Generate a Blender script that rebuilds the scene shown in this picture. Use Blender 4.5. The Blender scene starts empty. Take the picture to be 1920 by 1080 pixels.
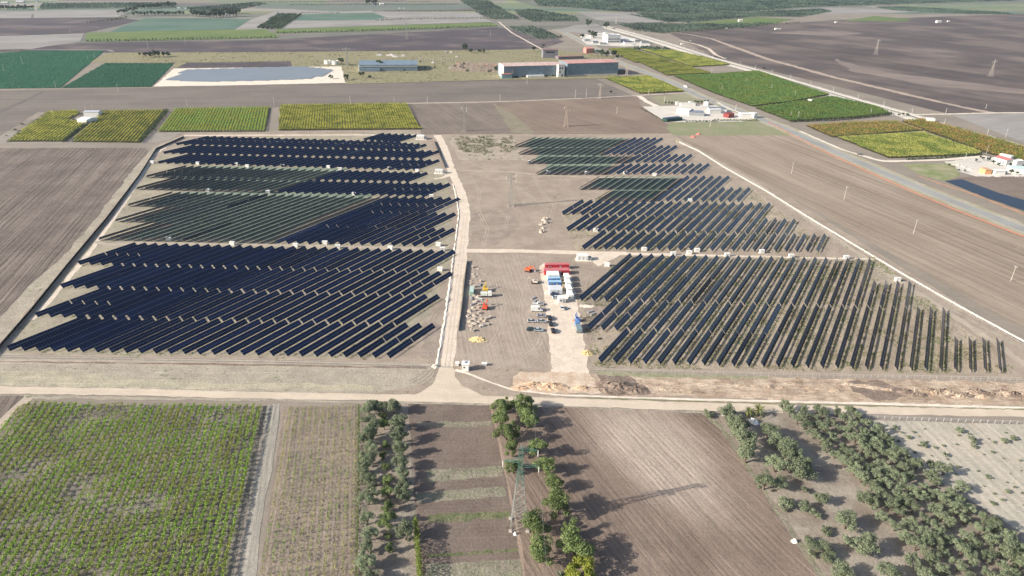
import bpy, math, random
import numpy as np
rnd=random.Random(7); NR=np.random.RandomState(11)
R_=math.radians
# ------------------------------------------------------------------ camera model (drone, 150 m up)
F=1280.;P=R_(25.70);RO=R_(1.03);H=150.;TH=R_(30.45)
cp,sp=math.cos(P),math.sin(P);cr,sr=math.cos(RO),math.sin(RO)
RT=(cr,sr*sp,sr*cp);UP=(-sr,cr*sp,cr*cp);FW=(0,cp,-sp)
RD=(math.sin(TH),math.cos(TH));QD=(math.cos(TH),-math.sin(TH))
def G(px,py,z=0.):
    a=(px-960)/F;b=(540-py)/F
    d=[RT[i]*a+UP[i]*b+FW[i] for i in range(3)]
    t=(z-H)/d[2];return (d[0]*t,d[1]*t)
def PR(x,y,z=0.):
    v=(x,y,z-H);dot=lambda a:sum(a[i]*v[i] for i in range(3))
    zc=dot(FW);return 960+F*dot(RT)/zc,540-F*dot(UP)/zc
def SC(py): return F/(G(960,py)[1]*cp+H*sp)          # pixels per metre on the ground
def hgt(base,top):
    x,y=G(*base);lo,hi=0,90
    for _ in range(30):
        m=(lo+hi)/2
        if PR(x,y,m)[1]>top[1]: lo=m
        else: hi=m
    return lo
sc=bpy.context.scene;COL=sc.collection
# ------------------------------------------------------------------ materials
def new_mat(name):
    m=bpy.data.materials.new(name);m.use_nodes=True
    nt=m.node_tree;b=nt.nodes['Principled BSDF'];b.inputs['Roughness'].default_value=.9
    b.inputs['Specular IOR Level'].default_value=.2
    return m,nt,b
class NT:
    def __init__(s,nt): s.nt=nt
    def n(s,t,**k):
        o=s.nt.nodes.new(t)
        for a,v in k.items(): setattr(o,a,v)
        return o
    def l(s,a,b): s.nt.links.new(a,b)
    def math(s,op,a,b=None,c=None):
        o=s.n('ShaderNodeMath',operation=op)
        for i,v in enumerate((a,b,c)):
            if v is None: continue
            if isinstance(v,(int,float)): o.inputs[i].default_value=v
            else: s.l(v,o.inputs[i])
        return o.outputs[0]
    def noise(s,vec,scale,detail=3,rough=.55):
        o=s.n('ShaderNodeTexNoise');o.inputs['Scale'].default_value=scale;o.inputs['Detail'].default_value=detail;o.inputs['Roughness'].default_value=rough
        if vec is not None: s.l(vec,o.inputs['Vector'])
        return o.outputs[0]
    def mix(s,f,a,b):
        o=s.n('ShaderNodeMix',data_type='RGBA')
        for i,v in ((0,f),(6,a),(7,b)):
            if isinstance(v,(int,float)): o.inputs[i].default_value=v
            elif isinstance(v,tuple): o.inputs[i].default_value=(*v,1)
            else: s.l(v,o.inputs[i])
        return o.outputs[2]
    def ramp(s,f,a,b):      # smooth step 0..1 between a and b
        o=s.n('ShaderNodeMapRange');o.interpolation_type='SMOOTHSTEP';s.l(f,o.inputs[0]);o.inputs[1].default_value=a;o.inputs[2].default_value=b
        return o.outputs[0]
    def dot(s,v,d):
        o=s.n('ShaderNodeVectorMath',operation='DOT_PRODUCT');s.l(v,o.inputs[0]);o.inputs[1].default_value=d;return o.outputs['Value']
    def scale(s,c,f):
        o=s.n('ShaderNodeVectorMath',operation='SCALE')
        if isinstance(c,tuple): o.inputs[0].default_value=c
        else: s.l(c,o.inputs[0])
        if isinstance(f,(int,float)): o.inputs['Scale'].default_value=f
        else: s.l(f,o.inputs['Scale'])
        return o.outputs[0]
    def comb(s,x,y,z=0.):
        o=s.n('ShaderNodeCombineXYZ')
        for i,v in enumerate((x,y,z)):
            if isinstance(v,(int,float)): o.inputs[i].default_value=v
            else: s.l(v,o.inputs[i])
        return o.outputs[0]
SOILN=[0]
def soil(name,c1,c2,dr=None,sp_=2.,st=.0,streak=.35,patch=45.,grain=.35,speck=0.,speckc=(.1,.13,.05),spsc=.8,long=.02,patchlo=.35,patchhi=.65,bump=.22,perp=.9,seed=None,spot=None):
    m,nt,b=new_mat(name);N=NT(nt);SOILN[0]+=1;off=(seed if seed is not None else SOILN[0])*37.3
    g=N.n('ShaderNodeNewGeometry');ad=N.n('ShaderNodeVectorMath',operation='ADD');N.l(g.outputs['Position'],ad.inputs[0]);ad.inputs[1].default_value=(off,off*.7,0);pos=ad.outputs[0]
    if dr is None: d=(1,0)
    else:
        a=G(*dr[0]);c=G(*dr[1]);d=(c[0]-a[0],c[1]-a[1]);l=math.hypot(*d);d=(d[0]/l,d[1]/l)
    u=N.dot(pos,(d[0],d[1],0));v=N.dot(pos,(-d[1],d[0],0))
    pn=N.noise(pos,1/patch,4,.6)
    col=N.mix(N.ramp(pn,patchlo,patchhi),c1,c2)
    if spot:
        (cx,cy),rx,ry,c3=spot;q=G(cx,cy);e_=N.n('ShaderNodeVectorMath',operation='SUBTRACT');N.l(g.outputs['Position'],e_.inputs[0]);e_.inputs[1].default_value=(q[0],q[1],0)
        du=N.math('DIVIDE',N.dot(e_.outputs[0],(d[0],d[1],0)),rx);dv_=N.math('DIVIDE',N.dot(e_.outputs[0],(-d[1],d[0],0)),ry)
        rr=N.math('SQRT',N.math('ADD',N.math('MULTIPLY',du,du),N.math('MULTIPLY',dv_,dv_)));rr=N.math('MULTIPLY_ADD',N.math('SUBTRACT',pn,.5),1.2,rr)
        col=N.mix(N.ramp(rr,1.1,.35),col,c3)
    fac=N.math('MULTIPLY_ADD',N.math('SUBTRACT',N.noise(pos,1.1,3,.7),.5),grain*2,1.)
    fac=N.math('MULTIPLY_ADD',N.math('SUBTRACT',N.noise(pos,.23,4,.7),.5),grain*1.3,fac)
    if streak:
        sn=N.noise(N.comb(N.math('MULTIPLY',u,long),N.math('MULTIPLY',v,perp),0.),1.,4,.65)
        fac=N.math('MULTIPLY_ADD',N.math('SUBTRACT',sn,.5),streak*2,fac)
        s2=N.noise(N.comb(N.math('MULTIPLY',u,long*.3),N.math('MULTIPLY',v,perp*.12),3.),1.,3,.6)
        fac=N.math('MULTIPLY_ADD',N.math('SUBTRACT',s2,.5),streak*1.3,fac)
    if st:
        w=N.math('SINE',N.math('MULTIPLY_ADD',N.noise(pos,.05,2),6.,N.math('MULTIPLY',v,6.2832/sp_)))
        fac=N.math('MULTIPLY_ADD',w,st,fac)
    col=N.scale(col,fac)
    if speck:
        s=N.noise(pos,spsc,3,.6);area=N.noise(pos,1/22.,3,.6)
        f=N.ramp(N.math('ADD',s,N.math('MULTIPLY',N.math('SUBTRACT',area,.5),.55)),.66-speck,.74-speck)
        col=N.mix(f,col,speckc)
    N.l(col,b.inputs['Base Color'])
    if bump:
        bp=N.n('ShaderNodeBump');bp.inputs['Distance'].default_value=bump;N.l(fac,bp.inputs['Height']);N.l(bp.outputs[0],b.inputs['Normal'])
    return m
def plain(name,c,rough=.6,var=.12,metal=0.,scale=.6,spec=.3):
    m,nt,b=new_mat(name);N=NT(nt)
    tc=N.n('ShaderNodeTexCoord');f=N.math('MULTIPLY_ADD',N.math('SUBTRACT',N.noise(tc.outputs['Object'],scale,4,.6),.5),var*2,1.)
    N.l(N.scale(tuple(c),f),b.inputs['Base Color']);b.inputs['Roughness'].default_value=rough;b.inputs['Metallic'].default_value=metal;b.inputs['Specular IOR Level'].default_value=spec
    return m
def ribbed(name,c,c2,sp_=1.,rough=.5,metal=0.):
    m,nt,b=new_mat(name);N=NT(nt);tc=N.n('ShaderNodeTexCoord');s=N.n('ShaderNodeSeparateXYZ');N.l(tc.outputs['Object'],s.inputs[0])
    w=N.math('SINE',N.math('MULTIPLY',s.outputs[0],6.2832/sp_))
    w2=N.noise(N.comb(N.math('MULTIPLY',s.outputs[0],.15),N.math('MULTIPLY',s.outputs[2],.3),N.math('MULTIPLY',s.outputs[1],.15)),1.,4,.7)
    col=N.mix(N.ramp(w2,.35,.65),tuple(c),tuple(c2));N.l(N.scale(col,N.math('MULTIPLY_ADD',w,.05,1.)),b.inputs['Base Color']);b.inputs['Roughness'].default_value=rough;b.inputs['Metallic'].default_value=metal
    return m
def leaf(name,ca,cb,cc=None,patch=20.,blue=0):
    m,nt,b=new_mat(name);N=NT(nt);g=N.n('ShaderNodeNewGeometry');oi=N.n('ShaderNodeObjectInfo')
    col=N.mix(g.outputs['Random Per Island'],tuple(ca),tuple(cb))
    if cc is not None:
        col=N.mix(N.ramp(N.noise(g.outputs['Position'],1/patch,4,.65),.42,.62),col,N.mix(g.outputs['Random Per Island'],tuple(cc),tuple([x*.6 for x in cc])))
    col=N.scale(col,N.math('MULTIPLY_ADD',oi.outputs['Random'],.6,1.2))
    N.l(col,b.inputs['Base Color']);b.inputs['Roughness'].default_value=.75;b.inputs['Specular IOR Level'].default_value=.15
    tr=N.n('ShaderNodeBsdfTranslucent');N.l(col,tr.inputs['Color']);mx=N.n('ShaderNodeMixShader');mx.inputs[0].default_value=.30;N.l(b.outputs[0],mx.inputs[1]);N.l(tr.outputs[0],mx.inputs[2]);N.l(mx.outputs[0],nt.nodes['Material Output'].inputs['Surface'])
    return m
# ------------------------------------------------------------------ object helpers
def props(o,label=None,cat=None,group=None,kind=None):
    if label: o['label']=label
    if cat: o['category']=cat
    if group: o['group']=group
    if kind: o['kind']=kind
    return o
def empty(name,loc,label,cat,group=None,rz=0.):
    o=bpy.data.objects.new(name,None);COL.objects.link(o);o.location=loc;o.rotation_euler=(0,0,rz);o.empty_display_size=.5
    return props(o,label,cat,group)
def link(name,me,mat=None,parent=None,loc=(0,0,0),rot=None):
    o=bpy.data.objects.new(name,me);COL.objects.link(o);o.location=loc
    if rot: o.rotation_euler=rot
    if mat and not me.materials: me.materials.append(mat)
    if parent: o.parent=parent
    return o
class MB:
    def __init__(s): s.v=[];s.f=[]
    def add(s,v,f):
        k=len(s.v);s.v+=v;s.f+=[tuple(i+k for i in q) for q in f];return s
    def box(s,x0,x1,y0,y1,z0,z1,taper=0.):
        t=taper
        return s.add([(x0,y0,z0),(x1,y0,z0),(x1,y1,z0),(x0,y1,z0),(x0+t,y0+t,z1),(x1-t,y0+t,z1),(x1-t,y1-t,z1),(x0+t,y1-t,z1)],
                     [(3,2,1,0),(4,5,6,7),(0,1,5,4),(1,2,6,5),(2,3,7,6),(3,0,4,7)])
    def bar(s,a,b,w,w2=None):
        a=np.array(a,float);b=np.array(b,float);d=b-a;L=np.linalg.norm(d);d/=max(L,1e-6)
        u=np.cross(d,(0,0,1) if abs(d[2])<.9 else (1,0,0));u/=np.linalg.norm(u);v=np.cross(d,u);w2=w if w2 is None else w2
        P_=[]
        for c,ww in ((a,w),(b,w2)):
            for i,j in ((-1,-1),(1,-1),(1,1),(-1,1)): P_.append(tuple(c+u*i*ww/2+v*j*ww/2))
        return s.add(P_,[(3,2,1,0),(4,5,6,7),(0,1,5,4),(1,2,6,5),(2,3,7,6),(3,0,4,7)])
    def cyl(s,c,r,h,n=12,r2=None,axis='z'):
        r2=r if r2 is None else r2;vs=[]
        for z,rr in ((0,r),(h,r2)):
            for i in range(n):
                a=2*math.pi*i/n;p=(rr*math.cos(a),rr*math.sin(a),z)
                if axis=='y': p=(p[0],p[2],p[1])
                if axis=='x': p=(p[2],p[0],p[1])
                vs.append((c[0]+p[0],c[1]+p[1],c[2]+p[2]))
        return s.add(vs,[tuple(range(n))[::-1],tuple(range(n,2*n))]+[(i,(i+1)%n,n+(i+1)%n,n+i) for i in range(n)])
    def prism(s,prof,x0,x1):     # profile in (y,z), extruded along x
        n=len(prof);return s.add([(x0,a,b) for a,b in prof]+[(x1,a,b) for a,b in prof],[tuple(range(n))[::-1],tuple(range(n,2*n))]+[(i,(i+1)%n,n+(i+1)%n,n+i) for i in range(n)])
    def mesh(s,name):
        me=bpy.data.meshes.new(name);me.from_pydata(s.v,[],s.f);me.update();return me
    def build(s,name,mat,parent=None,loc=(0,0,0),rot=None): return link(name,s.mesh(name),mat,parent,loc,rot)
def quads_mesh(name,V):          # V: (n,4,3) array
    n=len(V);me=bpy.data.meshes.new(name);me.vertices.add(n*4);me.vertices.foreach_set('co',np.ascontiguousarray(V,np.float32).ravel())
    me.loops.add(n*4);me.loops.foreach_set('vertex_index',np.arange(n*4,dtype=np.int32))
    me.polygons.add(n);me.polygons.foreach_set('loop_start',np.arange(n,dtype=np.int32)*4)
    me.update(calc_edges=True);return me
def leafquads(C,S,Nv=None,up=.35,rs=NR):   # centres (n,3), sizes (n,), preferred normals
    n=len(C);r=rs.normal(size=(n,3));
    if Nv is not None: r=r*.55+Nv
    r[:,2]+=up;r/=np.linalg.norm(r,axis=1)[:,None]
    t=np.cross(r,rs.normal(size=(n,3)));t/=np.linalg.norm(t,axis=1)[:,None]+1e-9;b=np.cross(r,t)
    S=S[:,None]*.5;k=rs.uniform(.6,1.,(n,1))
    return np.stack([C-t*S,C-b*S*k,C+t*S,C+b*S*k],1)
# ------------------------------------------------------------------ layered ground sheets
LAY=[0.004]
INC=[.0006]
def inpoly(x,y,poly):
    c=False;n=len(poly)
    for i in range(n):
        x1,y1=poly[i];x2,y2=poly[i-1]
        if (y1>y)!=(y2>y) and x<(x2-x1)*(y-y1)/(y2-y1)+x1: c=not c
    return c
def inpolyv(X,Y,poly):
    c=np.zeros(X.shape,bool);n=len(poly)
    for i in range(n):
        x1,y1=poly[i];x2,y2=poly[i-1]
        if y1==y2: continue
        c^=((y1>Y)!=(y2>Y))&(X<(x2-x1)*(Y-y1)/(y2-y1)+x1)
    return c
def densify(w,step,amp):
    out=[];n=len(w)
    for i in range(n):
        a=w[i];b=w[(i+1)%n];L=math.hypot(b[0]-a[0],b[1]-a[1]);k=max(1,min(120,int(L/step)));nx,ny=-(b[1]-a[1])/max(L,1e-6),(b[0]-a[0])/max(L,1e-6)
        for j in range(k):
            t=j/k;e=rnd.gauss(0,amp) if j else 0
            out.append((a[0]+(b[0]-a[0])*t+nx*e,a[1]+(b[1]-a[1])*t+ny*e))
    return out
def world(pts): return [G(*p) for p in pts]
def sheet(name,pts,mat,amp=.25,step=5.,w=False,kind='structure',raise_=None):
    W=pts if w else world(pts)
    if amp: W=densify(W,step,amp)
    LAY[0]+=INC[0];z=LAY[0] if raise_ is None else raise_
    me=bpy.data.meshes.new(name);me.from_pydata([(x,y,z) for x,y in W],[],[tuple(range(len(W)))]);me.update()
    return props(link(name,me,mat),kind=kind)
def strip(name,pts,width,mat,amp=.15,w=False,step=5.,kind='structure',h=None):
    W=pts if w else world(pts);Q=[]
    wd=width if isinstance(width,(list,tuple)) else [width]*len(W)
    C=[]
    for i in range(len(W)-1):
        a,b=W[i],W[i+1];L=math.hypot(b[0]-a[0],b[1]-a[1]);k=max(1,min(200,int(L/step)))
        for j in range(k): t=j/k;C.append((a[0]+(b[0]-a[0])*t,a[1]+(b[1]-a[1])*t,wd[i]+(wd[i+1]-wd[i])*t))
    C.append((*W[-1],wd[-1]));
    for _ in range(2):
        C=[C[0]]+[tuple((C[i-1][k]+2*C[i][k]+C[i+1][k])/4 for k in range(3)) for i in range(1,len(C)-1)]+[C[-1]]
    LAY[0]+=INC[0];z=LAY[0];mb=MB();V=[]
    for i,c in enumerate(C):
        a=C[max(0,i-1)];b=C[min(len(C)-1,i+1)];dx,dy=b[0]-a[0],b[1]-a[1];L=math.hypot(dx,dy) or 1;nx,ny=-dy/L,dx/L
        l=c[2]/2+rnd.gauss(0,amp);r=c[2]/2+rnd.gauss(0,amp);V.append((c[0]+nx*l,c[1]+ny*l,z));V.append((c[0]-nx*r,c[1]-ny*r,z))
        if h: V[-1]=V[-1];Q.append((c[0]+nx*rnd.uniform(-.2,.2),c[1],h*rnd.uniform(.8,1.1)))
    n=len(C)
    if h:
        V3=[]
        for i in range(n): V3+= [(*V[2*i][:2],0.),Q[i],(*V[2*i+1][:2],0.)]
        mb.add(V3,[(3*i+j,3*i+j+1,3*i+4+j,3*i+3+j) for i in range(n-1) for j in (0,1)])
    else: mb.add(V,[(2*i,2*i+1,2*i+3,2*i+2) for i in range(n-1)])
    return props(mb.build(name,mat),kind=kind)
def offset(W,d):
    o=[]
    for i in range(len(W)):
        a=W[max(0,i-1)];b=W[min(len(W)-1,i+1)];dx,dy=b[0]-a[0],b[1]-a[1];L=math.hypot(dx,dy);o.append((W[i][0]-dy/L*d,W[i][1]+dx/L*d))
    return o
# ------------------------------------------------------------------ soils
def px(*a): return a
ROWV=((18,648),(300,540))           # tracker row direction in the photo
base=soil('dry_farmland',(0.290,0.246,0.207),(0.238,0.207,0.172),streak=.15,patch=70,grain=.25)
me=bpy.data.meshes.new('ground');me.from_pydata([(-9000,-900,0),(9000,-900,0),(9000,16000,0),(-9000,16000,0)],[],[(0,1,2,3)])
props(link('ground',me,base),kind='structure')
site=soil('site_soil',(.300,.245,.200),(.365,.302,.243),streak=.1,patch=16,grain=.35,speck=.012,speckc=(.2,.19,.11),spsc=.35)
siteg=soil('site_soil_weedy',(.33,.275,.22),(.40,.335,.26),dr=((1118,671),(1300,480)),streak=.25,patch=12,grain=.5,speck=.05,speckc=(.15,.18,.085),spsc=.7)
sitel=soil('site_soil_grassy_rows',(.30,.265,.21),(.36,.32,.24),dr=ROWV,streak=.25,patch=15,grain=.4,speck=.035,speckc=(.15,.18,.08),spsc=.6)
greys=soil('grey_weedy_soil',(.335,.295,.24),(.39,.345,.275),streak=.25,patch=14,grain=.5,speck=.045,speckc=(.2,.215,.13),spsc=.5)
gravel=soil('pale_gravel',(.68,.58,.48),(.60,.51,.42),streak=.0,patch=5,grain=.3)
gravw=soil('white_gravel',(.74,.66,.56),(.66,.59,.5),streak=.0,patch=6,grain=.3)
road2=soil('wheel_rut_soil',(.52,.44,.35),(.46,.39,.31),streak=0,patch=7,grain=.25)
grav2=soil('rut_gravel',(.58,.49,.40),(.54,.46,.38),streak=0,patch=7,grain=.25)
road=soil('dirt_road_surface',(.60,.51,.41),(.53,.45,.36),dr=((0,732),(960,750)),streak=.16,patch=12,grain=.14,long=.03,perp=1.6)
asph=soil('asphalt_surface',(.33,.325,.31),(.28,.275,.265),dr=((1255,150),(1660,320)),streak=.1,patch=40,grain=.1)
plowL=soil('ploughed_brown_soil',(.150,.122,.106),(.195,.16,.138),dr=((0,560),(230,300)),sp_=3.4,st=.08,streak=.85,patch=30,grain=.45,long=.01)
plowR=soil('ploughed_pale_soil',(.275,.22,.172),(.31,.253,.20),dr=((1440,300),(1920,500)),sp_=7.,st=.05,streak=.6,patch=60,grain=.22,long=.006,perp=.5)
plowB=soil('harrowed_brown_soil',(.185,.14,.113),(.235,.182,.148),dr=((1130,790),(1400,1080)),sp_=1.9,st=.05,streak=.5,patch=42,grain=.35,long=.03,patchlo=.4,patchhi=.62,seed=4.4,spot=((1235,840),46,22,(.40,.33,.27)))
plowM=soil('garden_brown_soil',(0.164,0.127,0.107),(0.193,0.152,0.127),dr=((780,900),(960,895)),sp_=1.4,st=.03,streak=.18,patch=16,grain=.4)
belt=soil('stubble_brown_soil',(0.169,0.144,0.130),(0.198,0.169,0.148),dr=((300,190),(900,185)),streak=.4,patch=60,grain=.25,long=.006,perp=.25)
dark=soil('dark_fallow_soil',(.085,.072,.08),(.17,.135,.13),dr=((300,85),(900,75)),streak=.4,patch=90,grain=.15,long=.003,perp=.06,patchlo=.45,patchhi=.7)
darkR=soil('cloud_shade_soil',(.098,.08,.078),(.185,.148,.13),dr=((1450,120),(1920,200)),streak=.5,patch=150,grain=.15,long=.0025,perp=.035,patchlo=.4,patchhi=.68)  # cloud shadows painted into the brown soil colour as dark patches and streaks
palef=soil('pale_stubble',(0.306,0.289,0.272),(0.255,0.238,0.225),dr=((0,80),(150,75)),streak=.3,patch=90,grain=.12,long=.004,perp=.08)
tealc=soil('teal_crop',(.085,.15,.115),(.12,.18,.14),dr=((250,50),(450,50)),streak=.25,patch=120,grain=.2,long=.004,perp=.06)
crop=soil('green_crop_ground',(.022,.085,.05),(.03,.10,.058),dr=((0,160),(150,100)),streak=.15,patch=60,grain=.3,sp_=6,st=.05)
gstrip=soil('field_green_strip',(.115,.17,.055),(.15,.19,.07),dr=((200,68),(900,50)),streak=.3,patch=60,grain=.2,long=.004,perp=.08)
tuss=soil('tussock_grass',(.25,.235,.13),(.29,.25,.17),streak=.2,patch=22,grain=.6,speck=.09,speckc=(.13,.14,.06),spsc=.25)
reds=soil('red_orange_earth',(.44,.26,.17),(.38,.25,.17),streak=.1,patch=8,grain=.5)
excav=soil('excavated_earth',(.36,.27,.20),(.50,.40,.31),dr=((1130,720),(1600,728)),streak=.7,patch=7,grain=.6,speck=.02,speckc=(.27,.2,.15),spsc=.3,long=.1,perp=.6)
darke=soil('dug_dark_earth',(.19,.145,.12),(.27,.21,.17),streak=.2,patch=5,grain=.7)
vsoil=soil('vineyard_soil',(.17,.155,.125),(.24,.215,.18),dr=((480,765),(420,1080)),sp_=2.4,st=.06,streak=.2,patch=14,grain=.45)
vsoil2=soil('young_vineyard_soil',(0.238,0.198,0.158),(0.273,0.224,0.180),dr=((590,765),(560,1080)),sp_=1.2,st=.05,streak=.2,patch=14,grain=.5)
vdark=soil('vine_floor_shade',(.06,.06,.03),(.08,.075,.04),streak=0,patch=20,grain=.3)  # floor colour darkened to stand for the shade under the vine canopy
orch=soil('orchard_soil',(.24,.20,.165),(.33,.29,.24),streak=.2,patch=9,grain=.45)
paleN=soil('pale_seedling_soil',(.40,.37,.31),(.46,.41,.34),dr=((1700,800),(1900,1000)),sp_=3.2,st=.06,streak=.25,patch=18,grain=.35)
farland=soil('far_patchwork',(0.160,0.160,0.136),(0.240,0.224,0.192),dr=((0,20),(900,15)),streak=.5,patch=300,grain=.0,long=.0006,perp=.012)
grovef=soil('grove_floor',(.12,.135,.105),(.19,.19,.155),streak=.2,patch=80,grain=.3)
concr=soil('concrete_yard',(.62,.58,.52),(.56,.52,.47),patch=14,grain=.1,streak=.0)
darkmat=plain('dark_cover',(.03,.045,.08),rough=.5)
# ------------------------------------------------------------------ the ground, near to far
sheet('site_ground',[px(-420,790),px(-100,700),px(320,262),px(345,250),px(800,240),px(1000,247),px(1262,250),px(1440,345),px(1800,570),px(2100,760),px(2200,820),px(1920,772),px(1440,760),px(960,745),px(480,738),px(0,728)],site)
sheet('row_ground',[px(5,662),px(185,440),px(270,320),px(340,262),px(770,245),px(840,330),px(850,470),px(790,630),px(700,672)],sitel,amp=.6)
sheet('row_ground',[px(1115,690),px(1080,560),px(1170,480),px(1640,482),px(1900,690),px(1895,702)],siteg,amp=.6)
sheet('row_ground',[px(1080,470),px(1050,395),px(1180,340),px(1400,345),px(1555,468)],siteg,amp=.6)
sheet('verge',[px(-300,712),px(-60,700),px(0,662),px(60,668),px(820,684),px(815,716),px(700,737),px(480,736),px(0,725),px(-300,722)],greys,amp=.5)
sheet('verge',[px(0,695),px(130,698),px(330,716),px(700,722),px(700,733),px(0,722)],soil('straw_verge',(.45,.40,.30),(.36,.33,.25),streak=.3,patch=8,grain=.5),amp=.7)
sheet('verge',[px(-300,744),px(0,741),px(480,747),px(960,759),px(1320,771),px(1320,778),px(960,762),px(480,752),px(0,746)],greys,amp=.4,step=3)
strip('perimeter_track',[px(-60,680),px(200,676),px(500,679),px(815,687)],3.2,soil('track_soil',(.44,.375,.30),(.37,.32,.265),streak=.3,patch=6,grain=.3),amp=.3)
strip('ditch',[px(-60,677),px(200,680),px(500,684.5),px(800,690)],[.9,1.1,1.3,1.4],darke,amp=.25)
strip('perimeter_track',[px(905,684),px(1100,692),px(1500,702),px(1880,708),px(2050,715)],4.2,site)
strip('pale_bank',[px(-120,735),px(0,622),px(150,448),px(270,305),px(295,275),px(345,255)],[11,9,8,7,6,4],greys,amp=.5)
strip('perimeter_track',[px(60,600),px(110,545),px(170,470),px(230,385),px(290,290),px(330,262)],2.6,gravel,amp=.25)
strip('perimeter_track',[px(180,453),px(192,461),px(250,456),px(500,459),px(840,468)],4.,soil('lane_soil',(.42,.36,.29),(.38,.33,.27),patch=6,grain=.3,streak=0),amp=.3)
strip('perimeter_track',[px(345,254),px(600,253),px(790,253)],4.,gravel,amp=.3)
strip('perimeter_track',[px(1270,262),px(1420,345),px(1600,470),px(1800,600),px(1935,690)],4.,soil('lane_soil',(.44,.375,.30),(.39,.335,.27),patch=6,grain=.3,streak=0),amp=.4)
strip('dark_soil_bank',[px(1290,272),px(1440,362),px(1640,500),px(1920,655)],1.6,greys,amp=.5,step=3)
gg=soil('grass_under_rows',(.20,.25,.195),(.23,.27,.215),dr=ROWV,streak=.2,patch=12,grain=.4,speck=.04,speckc=(.07,.12,.05),spsc=.6)
for q in ([px(225,446),px(330,421),px(250,412),px(345,391),px(270,384),px(345,360),px(715,360),px(640,390),px(500,452)],[px(290,352),px(345,334),px(305,330),px(375,311),px(655,316),px(515,358)],[px(985,272),px(1000,258),px(1175,259),px(1120,290),px(1165,296),px(1130,321),px(1015,321),px(1030,308),px(1000,303),px(1012,290)],[px(1105,349),px(1130,331),px(1275,331),px(1225,371),px(1135,371),px(1155,353)]): sheet('row_ground',q,gg,amp=.8)
# brown working ground between the two halves
sheet('site_ground',[px(885,478),px(1005,478),px(1022,560),px(1030,690),px(925,690),px(850,670),px(868,560)],soil('working_soil',(.32,.265,.22),(.37,.31,.255),dr=((930,500),(990,680)),sp_=2.2,st=.03,streak=.25,patch=16,grain=.3),amp=.6)
sheet('site_ground',[px(840,255),px(960,252),px(985,300),px(860,300)],soil('weedy_corner',(.36,.30,.245),(.41,.35,.28),streak=.1,patch=12,grain=.4,speck=.09,speckc=(.10,.12,.05),spsc=.3),amp=.6)
for q,mm in (([px(880,395),px(960,385),px(975,425),px(930,460),px(885,445)],'scraped_soil'),([px(1100,560),px(1160,555),px(1130,600),px(1108,640),px(1090,600)],'scraped_soil'),([px(795,600),px(850,610),px(835,670),px(790,672)],'scraped_soil')):
    sheet('site_ground',q,soil(mm,(.27,.22,.185),(.33,.275,.23),streak=.2,patch=7,grain=.35),amp=.9,step=4)
strip('site_road',[px(820,253),px(832,275),px(846,318),px(858,345),px(869,375),px(873,400),px(868,440),px(866,470),px(860,520),px(853,570),px(846,620),px(842,660),px(838,690)],[7,6.5,6.5,6.5,6.5,6.5,6.5,7,5.6,5.6,5.6,5.2,5],gravel,amp=.25)
strip('gravel_berm',[px(818,692),px(826,650),px(836,590),px(843,540),px(848,500),px(851,478),px(856,440),px(861,400),px(854,360),px(849,345)],[1.6,1.7,1.6,1.6,1.3,1.2,1.2,1.2,1.2,.8],gravw,amp=.25,step=2,h=.35)
strip('site_road',[px(866,470),px(960,470),px(1090,474),px(1170,476),px(1300,478),px(1640,486)],[5.5,4.8,4.8,4.2,2.6,2.2],gravel,amp=.3)
sheet('site_road',[px(1080,471),px(1175,472),px(1140,490),px(1122,500),px(1108,488)],gravel)
strip('site_road',[px(862,320),px(960,322),px(1010,328),px(1100,332),px(1340,335)],[2.,2.,2.4,2.6,2.],soil('lane_soil',(.46,.385,.30),(.40,.34,.27),patch=6,grain=.3,streak=0),amp=.4)
strip('site_road',[px(846,320),px(836,334),px(815,336)],[5,4,3],gravel,amp=.3)
sheet('gravel_pad',[px(1011,500),px(1024,492),px(1068,500),px(1082,570),px(1089,600),px(1099,660),px(1104,700),px(1036,700),px(1029,640),px(1022,565)],gravel,amp=.3,step=2)
tyr=soil('tyre_track_soil',(.43,.365,.30),(.39,.33,.27),streak=0,patch=5,grain=.35)
tyd=soil('tyre_track_dark',(.27,.22,.185),(.31,.26,.215),streak=0,patch=5,grain=.35)
def tracks(pts,m_,g=1.7,w_=.42):
    W=world(pts)
    for d in (-g/2,g/2): strip('wheel_track',offset(W,d),w_,m_,amp=.08,w=True,step=3)
for pts,m_ in (([px(985,545),px(975,580),px(985,630),px(1010,672),px(1040,690)],tyr),([px(930,520),px(945,570),px(938,620),px(915,655),px(860,668)],tyr),([px(925,690),px(975,675),px(1010,650),px(1025,600)],tyr),([px(900,480),px(925,500),px(960,498),px(1000,488)],tyr),
    ([px(880,330),px(900,360),px(895,390),px(915,430),px(905,462)],tyr),([px(1000,330),px(1015,360),px(1040,385),px(1020,450)],tyr),([px(935,395),px(955,405),px(945,430),px(915,432),px(900,415),px(920,398)],tyr),([px(870,300),px(930,325),px(990,365),px(1030,395)],tyr),([px(960,340),px(975,385),px(1000,425),px(1040,465)],tyd),
    ([px(1105,640),px(1112,600),px(1098,565),px(1110,520)],tyd),([px(845,560),px(815,590),px(800,640),px(812,668)],tyd),([px(1560,470),px(1640,540),px(1720,590),px(1830,650),px(1900,700)],tyr),([px(1440,375),px(1500,420),px(1570,470)],tyr),([px(770,716),px(800,702),px(806,690)],tyd),([px(785,722),px(812,708),px(818,694)],tyd),
    ([px(0,668),px(200,672),px(500,677),px(790,684)],tyd),([px(1110,694),px(1500,703),px(1890,710)],tyr),([px(300,735),px(480,741),px(720,746),px(960,752),px(1440,767),px(1920,775)],road2),([px(-100,730),px(0,732),px(300,736)],road2),([px(838,690),px(846,620),px(860,520),px(866,470),px(873,400)],grav2)): tracks(pts,m_)
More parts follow.
